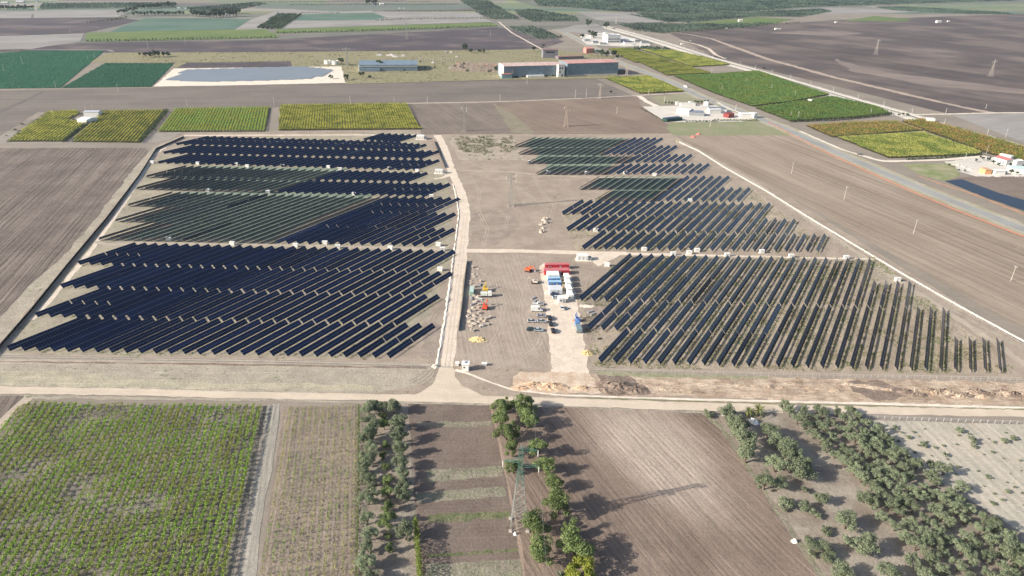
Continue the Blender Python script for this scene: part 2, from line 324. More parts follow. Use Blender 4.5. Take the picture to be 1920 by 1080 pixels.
# junction, lower road and earthworks
sheet('dirt_road',[px(824,688),px(848,688),px(853,706),px(866,724),px(905,742),px(960,750),px(760,746),px(790,735),px(810,722),px(818,704)],road,amp=.2,step=3)
strip('dirt_road',[px(-420,728),px(0,731.5),px(240,735),px(480,741),px(720,745),px(960,751),px(1200,759),px(1440,766),px(1680,770),px(1920,774),px(2300,781)],[4.6,4.6,4.4,4.2,4.2,5.,5.2,5.2,5.2,5.4,5.4],road,amp=.18,step=3)
sheet('excavated_ground',[px(962,712),px(975,697),px(1040,698),px(1105,700),px(1128,738),px(1040,738),px(965,733)],soil('orange_spoil',(.50,.37,.27),(.60,.50,.40),streak=.2,patch=7,grain=.4),amp=.5,step=2)
sheet('excavated_ground',[px(1110,702),px(1400,706),px(1640,712),px(2150,722),px(2200,768),px(1600,756),px(1440,749),px(1135,741)],excav,amp=.6,step=3)
sheet('dug_ground',[px(1118,702),px(1175,704),px(1215,728),px(1222,738),px(1180,742),px(1138,740)],darke,amp=.6,step=2)
sheet('dug_ground',[px(1590,715),px(1640,712),px(1690,728),px(1700,745),px(1640,752),px(1600,735)],darke,amp=.6,step=2)
sheet('weed_patch',[px(1100,694),px(1160,697),px(1440,706),px(1440,711),px(1230,708),px(1130,703)],soil('weeds_verge',(.25,.25,.16),(.33,.30,.21),streak=.1,patch=5,grain=.6),amp=.5,step=2)
strip('footpath',[px(853,694),px(880,701),px(905,712),px(960,731),px(1050,741),px(1300,749),px(1600,756),px(1920,765),px(2200,771)],[1.4,1.3,1.1,1.1,1.1,1.2,1.4,1.4,1.4],gravw,amp=.12,step=2)
strip('grass_verge',[px(1100,746),px(1440,757),px(1920,768),px(2200,774)],.6,soil('dark_verge',(.18,.19,.10),(.25,.24,.15),streak=0,patch=5,grain=.6),amp=.2,step=2)
# foreground plots
sheet('ploughed_field',[px(-420,744),px(45,742),px(20,765),px(-60,860),px(-420,1000)],plowL)
strip('footpath',[px(55,746),px(20,772),px(-30,830),px(-120,960)],3.4,soil('path_soil',(.40,.33,.27),(.46,.39,.32),patch=6,grain=.25,streak=0))
sheet('vineyard_ground',[px(-300,1150),px(-20,828),px(45,757),px(500,762),px(432,1100),px(400,1300),px(-300,1300)],vsoil)
strip('farm_track',[px(514,758),px(500,860),px(480,960),px(462,1080),px(440,1240)],[4.6,4.6,4.6,4.4,4.4],soil('track_grey',(.31,.285,.245),(.36,.33,.28),dr=((514,760),(470,1080)),sp_=1.7,st=.06,streak=.4,patch=10,grain=.3),amp=.2)
sheet('vineyard_ground',[px(532,762),px(672,760),px(670,1080),px(668,1240),px(470,1240),px(487,1080)],vsoil2)
sheet('orchard_ground',[px(674,757),px(768,757),px(783,1080),px(790,1240),px(668,1240),px(670,1080)],orch)
sheet('garden_plot',[px(766,757),px(922,760),px(940,850),px(962,950),px(985,1080),px(1005,1240),px(800,1240),px(788,1080)],plowM)
sheet('harrowed_field',[px(922,759),px(1315,775),px(1345,800),px(1400,880),px(1470,985),px(1535,1080),px(1640,1240),px(1005,1240),px(985,1080),px(962,950),px(940,850)],plowB)
wd=soil('dry_weed_strip',(.26,.23,.18),(.21,.205,.14),streak=.2,patch=3,grain=.7)
wg=soil('green_weed_strip',(.12,.14,.065),(.19,.18,.11),streak=.2,patch=3,grain=.7)
for q,m_ in (([px(781,792),px(920,790),px(922,800),px(783,800)],wd),([px(800,880),px(940,874),px(943,892),px(803,905)],wd),([px(780,925),px(944,912),px(950,930),px(782,944)],wd),([px(800,965),px(955,958),px(957,970),px(802,981)],wg),([px(800,1040),px(974,1028),px(976,1034),px(802,1047)],wg),([px(795,1058),px(978,1048),px(984,1080),px(990,1140),px(800,1140)],wd)):
    sheet('weed_strip',q,m_,amp=.25,step=1.5)
strip('footpath',[px(922,762),px(940,850),px(962,950),px(980,1050),px(990,1140)],.8,soil('worn_path',(.35,.26,.21),(.30,.23,.18),patch=5,grain=.3,streak=0))
strip('grass_margin',[px(1325,778),px(1360,812),px(1415,895),px(1480,990),px(1560,1110)],1.6,wd,amp=.3,step=2)
sheet('grove_ground',[px(1330,777),px(1620,788),px(1760,900),px(1920,1000),px(2100,1140),px(2100,1300),px(1680,1300),px(1545,1080),px(1480,980),px(1410,880),px(1355,800)],orch)
sheet('seedling_field',[px(1612,787),px(1920,796),px(2300,805),px(2500,1100),px(2050,1120),px(1920,1000),px(1760,900)],paleN)
# big fields beside the plant
sheet('ploughed_field',[px(-900,262),px(0,278),px(272,277),px(278,284),px(255,310),px(190,395),px(130,470),px(60,530),px(0,592),px(-120,720),px(-700,1000)],plowL,amp=.5)
sheet('ploughed_field',[px(1268,256),px(1480,242),px(1560,290),px(1720,363),px(1920,442),px(2400,640),px(2400,900),px(1920,618),px(1700,492),px(1500,378),px(1330,290)],plowR)
strip('gravel_bank',[px(1272,266),px(1310,283),px(1360,315),px(1440,360),px(1520,410),px(1620,470),px(1700,518),px(1800,575),px(1920,640),px(2200,800)],[1.2,1.,1.,1.1,1.1,1.1,1.1,1.1,1.1,1.1],gravw,amp=.12,step=2,h=.4)
sheet('farm_lane',[px(-300,268),px(0,270),px(285,268),px(320,262),px(345,246),px(-300,246)],soil('lane_grey',(0.272,0.242,0.212),(0.306,0.272,0.238),patch=10,grain=.3,streak=.1))
sheet('stubble_belt',[px(-900,170),px(0,170),px(500,160),px(940,150),px(1110,145),px(1185,178),px(1188,182),px(925,192),px(790,193),px(310,207),px(70,210),px(0,255),px(-900,250)],belt)
strip('farm_lane',[px(745,194),px(925,191),px(1080,185),px(1198,179),px(1305,173)],2.4,gravel,amp=.2)
sheet('ploughed_field',[px(768,195),px(925,193),px(1015,251),px(790,252)],soil('ploughed_brown_soil',(.185,.152,.13),(.215,.178,.15),dr=((830,200),(900,245)),streak=.5,patch=30,grain=.4,long=.01,perp=.5),amp=.4)
sheet('ploughed_field',[px(925,193),px(1196,182),px(1200,196),px(1262,240),px(1262,250),px(1000,252)],soil('ploughed_brown_soil',(.205,.155,.125),(.24,.185,.148),dr=((1000,200),(1150,248)),streak=.35,patch=50,grain=.25,long=.008,perp=.3),amp=.4)
sheet('weedy_ground',[px(925,193),px(962,215),px(1000,245),px(1000,252),px(960,250)],soil('weedy_fallow',(.27,.23,.18),(.22,.20,.13),patch=10,grain=.5,streak=0),amp=.8)
sheet('grass_ground',[px(1260,228),px(1400,226),px(1440,222),px(1490,245),px(1500,254),px(1265,254),px(1248,240)],soil('pale_grass',(.27,.26,.17),(.22,.24,.13),patch=20,grain=.35,streak=.1),amp=.5)
sheet('grass_ground',[px(1218,182),px(1315,172),px(1345,190),px(1240,196)],soil('pale_grass',(.30,.28,.19),(.25,.25,.16),patch=20,grain=.35,streak=.1),amp=.5)
strip('farm_lane',[px(1198,180),px(1212,190),px(1232,200)],7,gravw,amp=.4)
sheet('concrete_yard',[px(1204,200),px(1345,196),px(1400,212),px(1420,222),px(1390,228),px(1250,229)],concr)
# highway with its verges, railway and field tracks on the right
HW=[px(905,-6),px(945,12),px(1000,38),px(1060,62),px(1110,88),px(1160,117),px(1255,152),px(1310,180),px(1400,213),px(1475,242),px(1560,282),px(1660,325),px(1720,351),px(1800,383),px(1920,430),px(2300,585)]
strip('highway_verge',HW,[22]*5+[21]*11,soil('verge_soil',(.40,.36,.28),(.34,.31,.21),patch=20,grain=.4,streak=0),amp=.5)
strip('highway',HW,[11]*5+[11]*11,asph,amp=0)
hw=world(HW)
wl=plain('white_road_paint',(.7,.7,.68))
for d in (-5.1,5.1): strip('road_marking',offset(hw,d)[6:],.22,wl,amp=0,w=True)
strip('earth_bank',offset(hw,8.)[9:],[2.6]*7,reds,amp=.5,w=True,step=3) if 0 else None
strip('earth_bank',[px(1722,330),px(1765,345),px(1830,366),px(1920,402),px(2100,470)],[2.,4,3.,4,4],reds,amp=.6,step=3)
strip('farm_lane',[px(1500,246),px(1580,281),px(1655,303),px(1760,300),px(1850,293)],[3,3,5,5,6],gravw,amp=.3)
strip('farm_lane',[px(1345,192),px(1365,203),px(1400,216)],3,gravw,amp=.3)
strip('farm_lane',[px(1148,146),px(1200,142),px(1255,150)],3,soil('lane_soil2',(.40,.36,.28),(.35,.32,.24),patch=9,grain=.3,streak=0),amp=.3)
sheet('dark_fallow',[px(1775,335),px(1830,330),px(2300,345),px(2300,520),px(1920,392)],soil('dark_plough',(.19,.15,.125),(.22,.175,.15),patch=30,grain=.4,streak=.2))
sheet('farm_yard',[px(1770,303),px(1850,294),px(1920,298),px(2100,305),px(2100,330),px(1830,331),px(1790,320)],concr,amp=.8)
sheet('grass_ground',[px(1690,308),px(1790,306),px(1800,330),px(1770,340),px(1730,330)],soil('green_grass',(.20,.23,.10),(.33,.31,.2),patch=14,grain=.4,streak=.1))
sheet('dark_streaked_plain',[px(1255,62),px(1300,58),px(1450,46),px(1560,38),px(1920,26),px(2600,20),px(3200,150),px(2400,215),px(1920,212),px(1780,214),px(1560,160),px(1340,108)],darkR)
sheet('pale_plain',[px(1785,216),px(1920,212),px(2500,215),px(2700,330),px(1920,268)],palef)
sheet('pale_streak',[px(1440,62),px(1500,58),px(1620,62),px(1560,67)],soil('pale_streak_soil',(.25,.20,.18),(.21,.17,.155),streak=.3,patch=60,long=.003,perp=.06),amp=6,step=30)  # paler soil colour in a streak across the dark plain
sheet('pale_streak',[px(1560,108),px(1620,128),px(1760,148),px(2000,178),px(2000,184),px(1740,160),px(1590,132)],soil('pale_streak_soil',(.24,.195,.17),(.21,.17,.155),streak=.3,patch=60,long=.003,perp=.06),amp=3,step=20)  # second streak of paler soil colour
strip('field_track',[px(1262,60),px(1300,66),px(1335,73),px(1370,86),px(1440,111),px(1560,144),px(1700,177),px(1800,200),px(1865,213)],[6,7,8,12,13,13,12,9,14],soil('track_pale',(.42,.335,.275),(.36,.29,.24),patch=20,grain=.3,streak=0),amp=.9)
strip('field_track',[px(1275,76),px(1310,84),px(1330,92),px(1342,103),px(1360,110)],[6,6,7,6,5],gravel,amp=.5)
RW=[px(1000,18),px(1060,32),px(1110,44),px(1200,68),px(1262,87),px(1330,109),px(1440,140),px(1600,188),px(1700,216),px(1760,236),px(1840,257),px(1920,281),px(2300,390)]
strip('railway_bank',RW,[34]*5+[29]*8,soil('ballast_pale',(.60,.57,.51),(.50,.47,.41),streak=.1,patch=20,grain=.3),amp=.6)
rw=world(RW);rws=offset(rw,2.2)
strip('service_track',offset(rw,7.),5,gravw,amp=.4,w=True);strip('service_track',offset(rw,-9.),6,gravw,amp=.5,w=True)
strip('railway_ballast',rws,3.4,plain('dark_ballast',(.13,.12,.115)),amp=.1,w=True)
strip('farm_lane',[px(1640,216),px(1705,215),px(1770,214),px(1850,212),px(1960,211),px(2400,214)],4.5,gravw,amp=.3)
PT=[soil('far_plot',a_,b_,dr=((0,20),(900,15)),streak=.35,patch=200,long=.002,perp=.03,grain=.1,bump=0) for a_,b_ in (((.16,.20,.12),(.19,.22,.14)),((.27,.25,.22),(.31,.28,.25)),((.12,.10,.10),(.16,.135,.13)),((.12,.17,.13),(.15,.19,.15)),((.22,.19,.16),(.25,.22,.19)),((.20,.22,.12),(.24,.25,.15)))]
INC[0]=.002;LAY[0]=.08
PLOTS=[];rp_=random.Random(21)
for (ya,yb) in ((-14,-6),(-6,1),(1,6),(6,11),(11,16),(16,21),(21,26)):
    x=-700.
    while x<2600:
        w_=rp_.uniform(70,230);sk=(960-x)*-.012*(yb-ya)*.5;dx=-(960-x)/ (1.3*(ya+76))*(yb-ya)
        if not(980<x<1500 and yb<24): PLOTS.append([px(x,yb),px(x+w_,yb+.3),px(x+w_+(960-x-w_)*(yb-ya)/(yb+76.),ya+.3),px(x+(960-x)*(yb-ya)/(yb+76.),ya)])
        x+=w_
strip('ditch',[px(-60,238),px(0,210),px(45,190),px(80,172)],[7,7,6,5],soil('dark_ditch',(.13,.11,.10),(.17,.145,.13),patch=9,grain=.3,streak=0),amp=.6)
# far patchwork
INC[0]=.002;LAY[0]=.09
FARF=[px(-3500,-28),px(-900,-36),px(960,-24),px(2800,-6),px(5500,60),px(2300,20),px(1920,0),px(960,60),px(0,100),px(-2500,180)];sheet('far_fields',FARF,farland,amp=0)
for i_,q in enumerate(PLOTS): sheet('far_plot',q,PT[rp_.randrange(6)],amp=0)
sheet('tussock_belt',[px(205,99),px(500,98),px(935,93),px(1000,90),px(1150,105),px(1150,118),px(1160,147),px(940,150),px(650,158),px(640,130),px(325,128),px(330,118),px(195,118),px(165,118)],tuss,amp=1.)
sheet('dark_fallow',[px(-900,100),px(95,87),px(150,81),px(480,76),px(930,52),px(1030,66),px(1058,78),px(1010,92),px(935,94),px(500,98),px(200,99),px(50,96),px(-900,118)],dark)
sheet('dark_fallow',[px(350,118),px(545,115),px(548,127),px(325,131)],dark)
sheet('pale_stubble_field',[px(-1500,75),px(0,68),px(158,63),px(150,79),px(100,85),px(60,92),px(-1500,118)],palef)
sheet('dark_fallow',[px(-1500,40),px(0,35),px(215,33),px(262,38),px(215,50),px(158,62),px(0,68),px(-1500,74)],dark)
sheet('pale_stubble_field',[px(-1500,22),px(0,21),px(62,21),px(58,34),px(-1500,38)],palef)
sheet('pale_stubble_field',[px(70,20),px(250,18),px(220,32),px(66,34)],palef)
sheet('crop_field',[px(205,61),px(235,47),px(275,34),px(370,34),px(470,36),px(440,55),px(300,58)],tealc)
sheet('green_field',[px(160,78),px(162,62),px(300,58),px(497,55),px(524,68),px(522,71),px(300,76)],gstrip)
sheet('green_field',[px(513,62),px(520,55),px(700,49),px(920,42),px(936,49),px(700,58),px(520,63)],gstrip)
sheet('pale_stubble_field',[px(440,56),px(470,37),px(530,17),px(640,22),px(700,20),px(770,22),px(905,24),px(905,34),px(925,41),px(700,48),px(530,54)],palef)
sheet('crop_field',[px(548,39),px(570,27),px(700,24),px(725,33),px(700,38)],tealc)
sheet('crop_field',[px(480,16),px(485,6),px(700,8),px(900,6),px(860,18),px(700,20)],soil('far_teal',(.13,.165,.135),(.17,.18,.16),streak=.3,patch=200,long=.001,perp=.03))
sheet('pale_stubble_field',[px(1040,58),px(1080,47),px(1120,46),px(1150,62),px(1120,66)],palef)
sheet('pale_stubble_field',[px(1080,22),px(1180,24),px(1280,38),px(1200,45),px(1120,38)],palef)
sheet('green_field',[px(1290,44),px(1420,32),px(1490,36),px(1440,46),px(1350,49)],gstrip)
sheet('green_field',[px(1580,40),px(1640,30),px(1710,36),px(1700,40)],gstrip)
sheet('pale_stubble_field',[px(1450,20),px(1520,12),px(1720,22),px(1640,26)],palef)
strip('far_road',[px(1600,-3),px(1700,4),px(1850,17),px(1960,27),px(2400,70)],10,palef,amp=0)
strip('farm_lane',[px(935,41),px(960,62),px(1015,92),px(1060,110)],4,gravel,amp=.3)
strip('farm_lane',[px(66,34),px(68,10),px(70,-8)],6,palef,amp=0)
strip('farm_lane',[px(-60,85),px(60,93),px(205,94),px(212,97)],5,palef,amp=.3)
# ------------------------------------------------------------------ solar trackers
def panel_mat(name,c1,c2,back,line):
    m,nt,b=new_mat(name);N=NT(nt);uv=N.n('ShaderNodeUVMap');s=N.n('ShaderNodeSeparateXYZ');N.l(uv.outputs[0],s.inputs[0]);u,v=s.outputs[0],s.outputs[1]
    q=N.math('DIVIDE',u,1.134);fr=N.math('FRACT',q)
    ln=N.math('GREATER_THAN',N.math('ABSOLUTE',N.math('SUBTRACT',fr,.5)),.455)
    wn=N.n('ShaderNodeTexWhiteNoise',noise_dimensions='2D');N.l(N.comb(N.math('FLOOR',q),v,0.),wn.inputs['Vector'])
    g=N.n('ShaderNodeNewGeometry');oi=N.n('ShaderNodeObjectInfo')
    big=N.noise(g.outputs['Position'],1/9.,2)
    col=N.mix(N.math('MULTIPLY_ADD',wn.outputs[0],.5,N.math('MULTIPLY',big,.5)),c1,c2)
    col=N.scale(col,N.math('MULTIPLY_ADD',oi.outputs['Random'],.8,.6));col=N.mix(ln,col,line);col=N.mix(g.outputs['Backfacing'],col,back)
    N.l(col,b.inputs['Base Color']);b.inputs['Roughness'].default_value=.22;b.inputs['Specular IOR Level'].default_value=.32
    return m
PAN=panel_mat('solar_glass',(.007,.017,.056),(.012,.024,.074),(.07,.065,.06),(.085,.115,.18))
PANR=panel_mat('solar_glass_plain',(.010,.018,.046),(.017,.027,.062),(.07,.065,.06),(.025,.035,.065))
STEEL=plain('galvanised_steel',(.42,.43,.44),rough=.5,metal=.3)
W_,AX=2.62,1.45
def table_geo(mb,uvs,o,d,p,L,th):   # o: axis start (x,y); tilted slab with UV in metres
    c,s=math.cos(th)*W_/2,math.sin(th)*W_/2
    def pt(a,k,dz): return (o[0]+d[0]*a+p[0]*c*k-p[0]*dz*math.sin(th)*-1,o[1]+d[1]*a+p[1]*c*k+p[1]*dz*math.sin(th),AX+.08-s*k+dz*math.cos(th))
    v=[pt(0,-1,0),pt(L,-1,0),pt(L,1,0),pt(0,1,0),pt(0,-1,-.05),pt(L,-1,-.05),pt(L,1,-.05),pt(0,1,-.05)]
    fs=[(3,2,1,0),(4,5,6,7),(0,1,5,4),(2,3,7,6),(1,2,6,5),(3,0,4,7)]
    u=[(0,0),(L,0),(L,.9),(0,.9)]*2
    mb.add(v,fs)
    for f in fs: uvs+= [u[i] for i in f]
TILES=[]     # (block, tier, row, x,y, length, tilt, tag)
def line_hit(Fp,a,b):   # from Fp along RD hit line ab
    dx,dy=b[0]-a[0],b[1]-a[1];den=RD[0]*dy-RD[1]*dx
    return ((a[0]-Fp[0])*dy-(a[1]-Fp[1])*dx)/den
ZT=AX+.08+W_/2*math.sin(R_(45))
TD=[]
def tier(*a,**k): TD.append((a,k))
def tier_build(grid,nxt,block,tn,fl,fr,bl,br,n,splL=0,splR=0,gap=1.2,green=None,frac=.5,allsplit=False):
    a,b=G(*fl,ZT),G(*fr,ZT);c,d=G(*bl,ZT),G(*br,ZT);P_,u0=grid;ua,ub=ucoord(a),ucoord(b);k0=round((ua-u0)/P_);k1=round((ub-u0)/P_);n=k1-k0+1
    off=W_/2*math.cos(R_(45))
    for i in range(n):
        t=(u0+P_*(k0+i)-ua)/(ub-ua);o=(a[0]+(b[0]-a[0])*t+QD[0]*off,a[1]+(b[1]-a[1])*t+QD[1]*off)
        L=line_hit(o,c,d)-max(gap,.9)*1.05
        if nxt:
            L2=line_hit(o,G(*nxt[0],ZT),G(*nxt[1],ZT))-max(gap,.9)*.8
            if L2>12: L=min(L,L2)
        L=min(L,40)
        gr=green(i,o) if green else False
        base=-48 if gr else (40 if 'left' in block else 47)
        r=random.Random(int(o[0]*131+o[1]*17))
        th=base+r.uniform(-2.5,2.5)+(r.choice([9,-12,7]) if r.random()<.05 else 0)
        if i<splL or i>=n-splR or allsplit:
            l1=L*frac-.25;TILES.append((block,tn,i,'front half',o,l1,th,gr));o2=(o[0]+RD[0]*(L*frac+.25),o[1]+RD[1]*(L*frac+.25));TILES.append((block,tn,i,'rear half',o2,L-L*frac-.25,th+r.uniform(-1.5,1.5),gr))
        else: TILES.append((block,tn,i,'',o,L,th,gr))
def ucoord(p): return QD[0]*p[0]+QD[1]*p[1]
def uth(pxp): return ucoord(G(*pxp,ZT))
LFb='front left block';LMb='middle left block';LUb='upper left block';LRb='rear left block'
RFb='front right block';RMb='middle right block';RUb='upper right block';RRb='rear right block'
tier(LFb,1,(16.2,648.8),(720,662.5),(161.2,588),(810,603),27,0,3,gap=1.7)
tier(LFb,2,(62.5,586.2),(737.5,602),(196,535.3),(816.2,550.5),28,4,0,gap=.8,frac=.46)
tier(LFb,3,(108.8,532.5),(773.8,548.8),(226.2,490.8),(843.8,506.2),30,0,3,gap=1.7)
tier(LFb,4,(142.5,489.5),(782.5,505.5),(250,453.2),(848.8,467),31,4,0,gap=0,frac=.46)
u1=uth((497,452));gC=lambda i,o: ucoord(o)<u1
tier(LMb,1,(186,444),(788,456.2),(280,411.5),(850,424.5),32,0,3,green=gC,gap=.8)
tier(LMb,2,(216,410),(800,425),(330,383.3),(852.5,395.5),33,0,0,green=gC,gap=.6)
tier(LMb,3,(237.5,381),(802.5,396.5),(322.5,357.5),(855,368.8),34,0,0,green=gC,gap=0,allsplit=True)
u2=uth((515,357));gU=lambda i,o: ucoord(o)<u2
tier(LUb,1,(255.5,350),(788,364.5),(300,329.5),(836,342),35,0,6,green=gU,gap=1)
tier(LUb,2,(272.5,328),(760,337.5),(347.5,308.8),(793.8,321.3),33,4,0,green=gU,gap=0)
tier(LRb,1,(290,302),(778.3,316),(347,285.5),(821.7,297.3),36,0,4,gap=2.)
tier(LRb,2,(306.7,284.2),(781.7,294.6),(356.7,270),(812,280.8),36,0,0,gap=.8)
tier(LRb,3,(331.7,268),(773,279.2),(392.5,254),(804,265),35,3,0,gap=.4,allsplit=True,frac=.62)
tier(LRb,4,(684,259.8),(743,264.5),(721.7,248.5),(771,250.5),5,gap=0)
tier(RFb,1,(1118.8,671.2),(1875,690),(1175,613.7),(1870,627.5),28,0,4,gap=.7)
tier(RFb,2,(1097.5,610),(1765,628.5),(1152,558.5),(1768.8,574.5),27,3,0,gap=.7)
tier(RFb,3,(1085,556),(1695,571.5),(1133.8,513.7),(1702.5,523.7),27,0,4,gap=.7)
tier(RFb,4,(1137,514.5),(1615,523.7),(1177.5,473.7),(1627.5,482.5),23,0,0,gap=0)
tier(RMb,1,(1092.5,461),(1528.3,466.7),(1133.3,430),(1544,436.7),23,0,4,gap=.7)
tier(RMb,2,(1063.3,426.8),(1469.5,434.5),(1104,400),(1488.8,407),23,0,0,gap=.7)
tier(RMb,3,(1053,397),(1425,407),(1091.2,373),(1438.8,378.5),22,3,14,gap=0)
u3=uth((1228,372));tier(RUb,1,(1117,372),(1377.5,373.7),(1145,351.5),(1397.5,350),17,0,5,gap=.7,green=lambda i,o:ucoord(o)<u3)
u4=uth((1250,350));tier(RUb,2,(1091,350),(1337.5,350),(1125,328),(1357.5,328.3),16,0,0,gap=0,green=lambda i,o:ucoord(o)<u4)
u5=uth((1130,322));u6=uth((1130,287))
tier(RRb,1,(1003.8,322.5),(1304,322.5),(1027.5,306),(1326.7,305),21,0,5,gap=.7,green=lambda i,o:ucoord(o)<u5)
tier(RRb,2,(983.8,302.5),(1272.5,301),(1007.5,288.8),(1293.8,287.5),21,0,0,gap=.7,green=lambda i,o:ucoord(o)<u5)
tier(RRb,3,(968.8,285),(1242.5,287.5),(988.8,272.5),(1264,271.2),21,0,6,gap=.7,green=lambda i,o:ucoord(o)<u6)
tier(RRb,4,(962.5,271.2),(1215.8,271.5),(995,255.5),(1237,257),20,0,0,gap=0,green=lambda i,o:ucoord(o)<u6)
GRID={}
for a,k in TD: GRID.setdefault(a[0],[]).append(a)
for bl_,ts in GRID.items():
    Pm=sum((ucoord(G(*t[3],ZT))-ucoord(G(*t[2],ZT)))/(t[6]-1) for t in ts)/len(ts);t=ts[0];ua,ub=ucoord(G(*t[2],ZT)),ucoord(G(*t[3],ZT));GRID[bl_]=(Pm,(ua+ub)/2-Pm*(t[6]-1)/2)
for j,(a,k) in enumerate(TD):
    nx=next(((q[0][2],q[0][3]) for q in TD if q[0][0]==a[0] and q[0][1]==a[1]+1),None)
    tier_build(GRID[a[0]],nx,*a,**k)
print('TRACKERS',len(TILES))
def area(t):
    x,y=t[4][0]+RD[0]*t[5]/2,t[4][1]+RD[1]*t[5]/2;return t[5]/(y*y+H*H)
TILES.sort(key=lambda t:-area(t))
near=TILES[:300];rest=TILES[300:]
ORD=['first','second','third','fourth','fifth','sixth','seventh','eighth','ninth','tenth']
def nth(k):
    if k<10: return ORD[k]
    n=k+1;return '%d%s'%(n,'th' if 10<n%100<14 else {1:'st',2:'nd',3:'rd'}.get(n%10,'th'))
TROW=['front','second','third','rear']
post_me=MB().box(-.07,.07,-.05,.05,0,AX).mesh('tracker_post')
rz=math.atan2(RD[1],RD[0])
meshes={}
def tkey(L,th): return (round(L/.5)*.5,round(th))
def uvset(me,uvs):
    l=me.uv_layers.new(name='UVMap');l.data.foreach_set('uv',np.array(uvs,np.float32).ravel())
for blk,tn,i,half,o,L,th,gr in near:
    k=(*tkey(L,th),'left' in blk)
    if k not in meshes:
        mb=MB();uvs=[];table_geo(mb,uvs,(0,0),(1,0),(0,-1),k[0],R_(k[1]));me=mb.mesh('module_table');uvset(me,uvs);me.materials.append(PAN if k[2] else PANR)
        tb=MB().bar((-.15,0,AX),(k[0]+.15,0,AX),.14).mesh('torque_tube');tb.materials.append(STEEL);meshes[k]=(me,tb)
    col='greenish' if gr else 'navy'
    t=empty('solar_tracker',(o[0],o[1],0.02),'%s tracker, %s from left, %s tier of the %s%s'%(col,nth(i),TROW[tn-1],blk,', '+half if half else ''),'solar panel','solar tracker rows of the plant',rz)
    link('module_table',meshes[k][0],None,t);link('torque_tube',meshes[k][1],None,t)
    npst=max(2,int(L/6.5)+1)
    for j in range(npst): link('post',post_me,STEEL,t,(.6+(k[0]-1.2)*j/(npst-1),0,0))
mb=MB();uvs=[];tb=MB()
for blk,tn,i,half,o,L,th,gr in rest: table_geo(mb,uvs,o,RD,QD,L,R_(th))
me=mb.mesh('solar_trackers');uvset(me,uvs);t=props(link('solar_trackers',me,PANR),'dark solar tracker rows filling the distant tiers of the plant','solar panels',kind='stuff')
for blk,tn,i,half,o,L,th,gr in rest:
    tb.bar((*o,AX),(o[0]+RD[0]*L,o[1]+RD[1]*L,AX),.14)
    for j in range(4): q=L*(j+.4)/4.;tb.box(o[0]+RD[0]*q-.06,o[0]+RD[0]*q+.06,o[1]+RD[1]*q-.06,o[1]+RD[1]*q+.06,0,AX)
props(tb.build('tracker_frame',STEEL,t),kind='stuff')
# weeds between the right-hand rows and on waste ground
def scatter(poly_px,n,rs=NR):
    W=world(poly_px);xs=[p[0] for p in W];ys=[p[1] for p in W]
    X=rs.uniform(min(xs),max(xs),n);Y=rs.uniform(min(ys),max(ys),n);k=inpolyv(X,Y,W);return X[k],Y[k]
def vnoise(X,Y,s,seed=0):
    r=np.random.RandomState(seed);T=r.uniform(0,1,(64,64));x=X/s;y=Y/s;i=np.floor(x).astype(int);j=np.floor(y).astype(int);a=x-i;b=y-j;a=a*a*(3-2*a);b=b*b*(3-2*b)
    f=lambda i,j:T[i%64,j%64];return f(i,j)*(1-a)*(1-b)+f(i+1,j)*a*(1-b)+f(i,j+1)*(1-a)*b+f(i+1,j+1)*a*b
def clumps(name,X,Y,h,r,k,size,mat,label,cat='grass',parent=None,kind='stuff',zlo=.1,upb=None):
    n=len(X);C=np.repeat(np.stack([X,Y,np.zeros(n)],1),k,0);m=len(C);rr=np.repeat(np.broadcast_to(r,(n,)),k);hh=np.repeat(np.broadcast_to(h,(n,)),k)
    C[:,0]+=NR.normal(0,.45,m)*rr;C[:,1]+=NR.normal(0,.45,m)*rr;C[:,2]=hh*NR.uniform(zlo,1.,m)
    V=leafquads(C,np.broadcast_to(size,(m,))*NR.uniform(.6,1.3,m),up=.35 if upb is None else upb)
    V[:,:,2]=np.maximum(V[:,:,2],.02)
    return props(link(name,quads_mesh(name,V),mat,parent),label,cat,kind=kind)
weedm=leaf('weed_leaf',(.10,.14,.05),(.17,.19,.08),(.22,.20,.10),patch=14)
X,Y=[],[]
for poly,n in (([px(1115,690),px(1080,560),px(1170,480),px(1640,482),px(1900,690),px(1895,702)],30000),([px(1080,470),px(1050,395),px(1180,350),px(1400,350),px(1555,468)],12000)):
    a,b=scatter(poly,n);k=(vnoise(a,b,9.,3)+vnoise(a,b,3.5,5)*.7)>1.0;uu=(QD[0]*a+QD[1]*b)
    X.append(a[k]);Y.append(b[k])
for t in TILES:
    if t[0] in (RFb,RMb) or (t[0]==LFb and t[4][1]<330):
        o=t[4];n=int(t[5]*(4.2 if t[0]!=LFb else 2.5));q=NR.uniform(0,t[5],n);c=NR.normal(1.55,.42,n);a=o[0]+RD[0]*q+QD[0]*c;b=o[1]+RD[1]*q+QD[1]*c
        k=vnoise(a,b,13.,6)+vnoise(a,b,3.5,7)*.7>(.72 if t[0]==RFb else .85);X.append(a[k]);Y.append(b[k])
X=np.concatenate(X);Y=np.concatenate(Y);clumps('weeds',X,Y,.4,.5,4,.34,weedm,'low green weeds growing between the tracker rows','weeds')
a,b=scatter([px(850,256),px(960,254),px(975,290),px(862,285)],1400);k=vnoise(a,b,8,2)>.45;clumps('shrub_scrub',a[k],b[k],.9,1.,8,.6,leaf('scrub_leaf',(.06,.075,.035),(.12,.12,.06)),'scattered dark scrub in the weedy corner behind the central track','scrub')
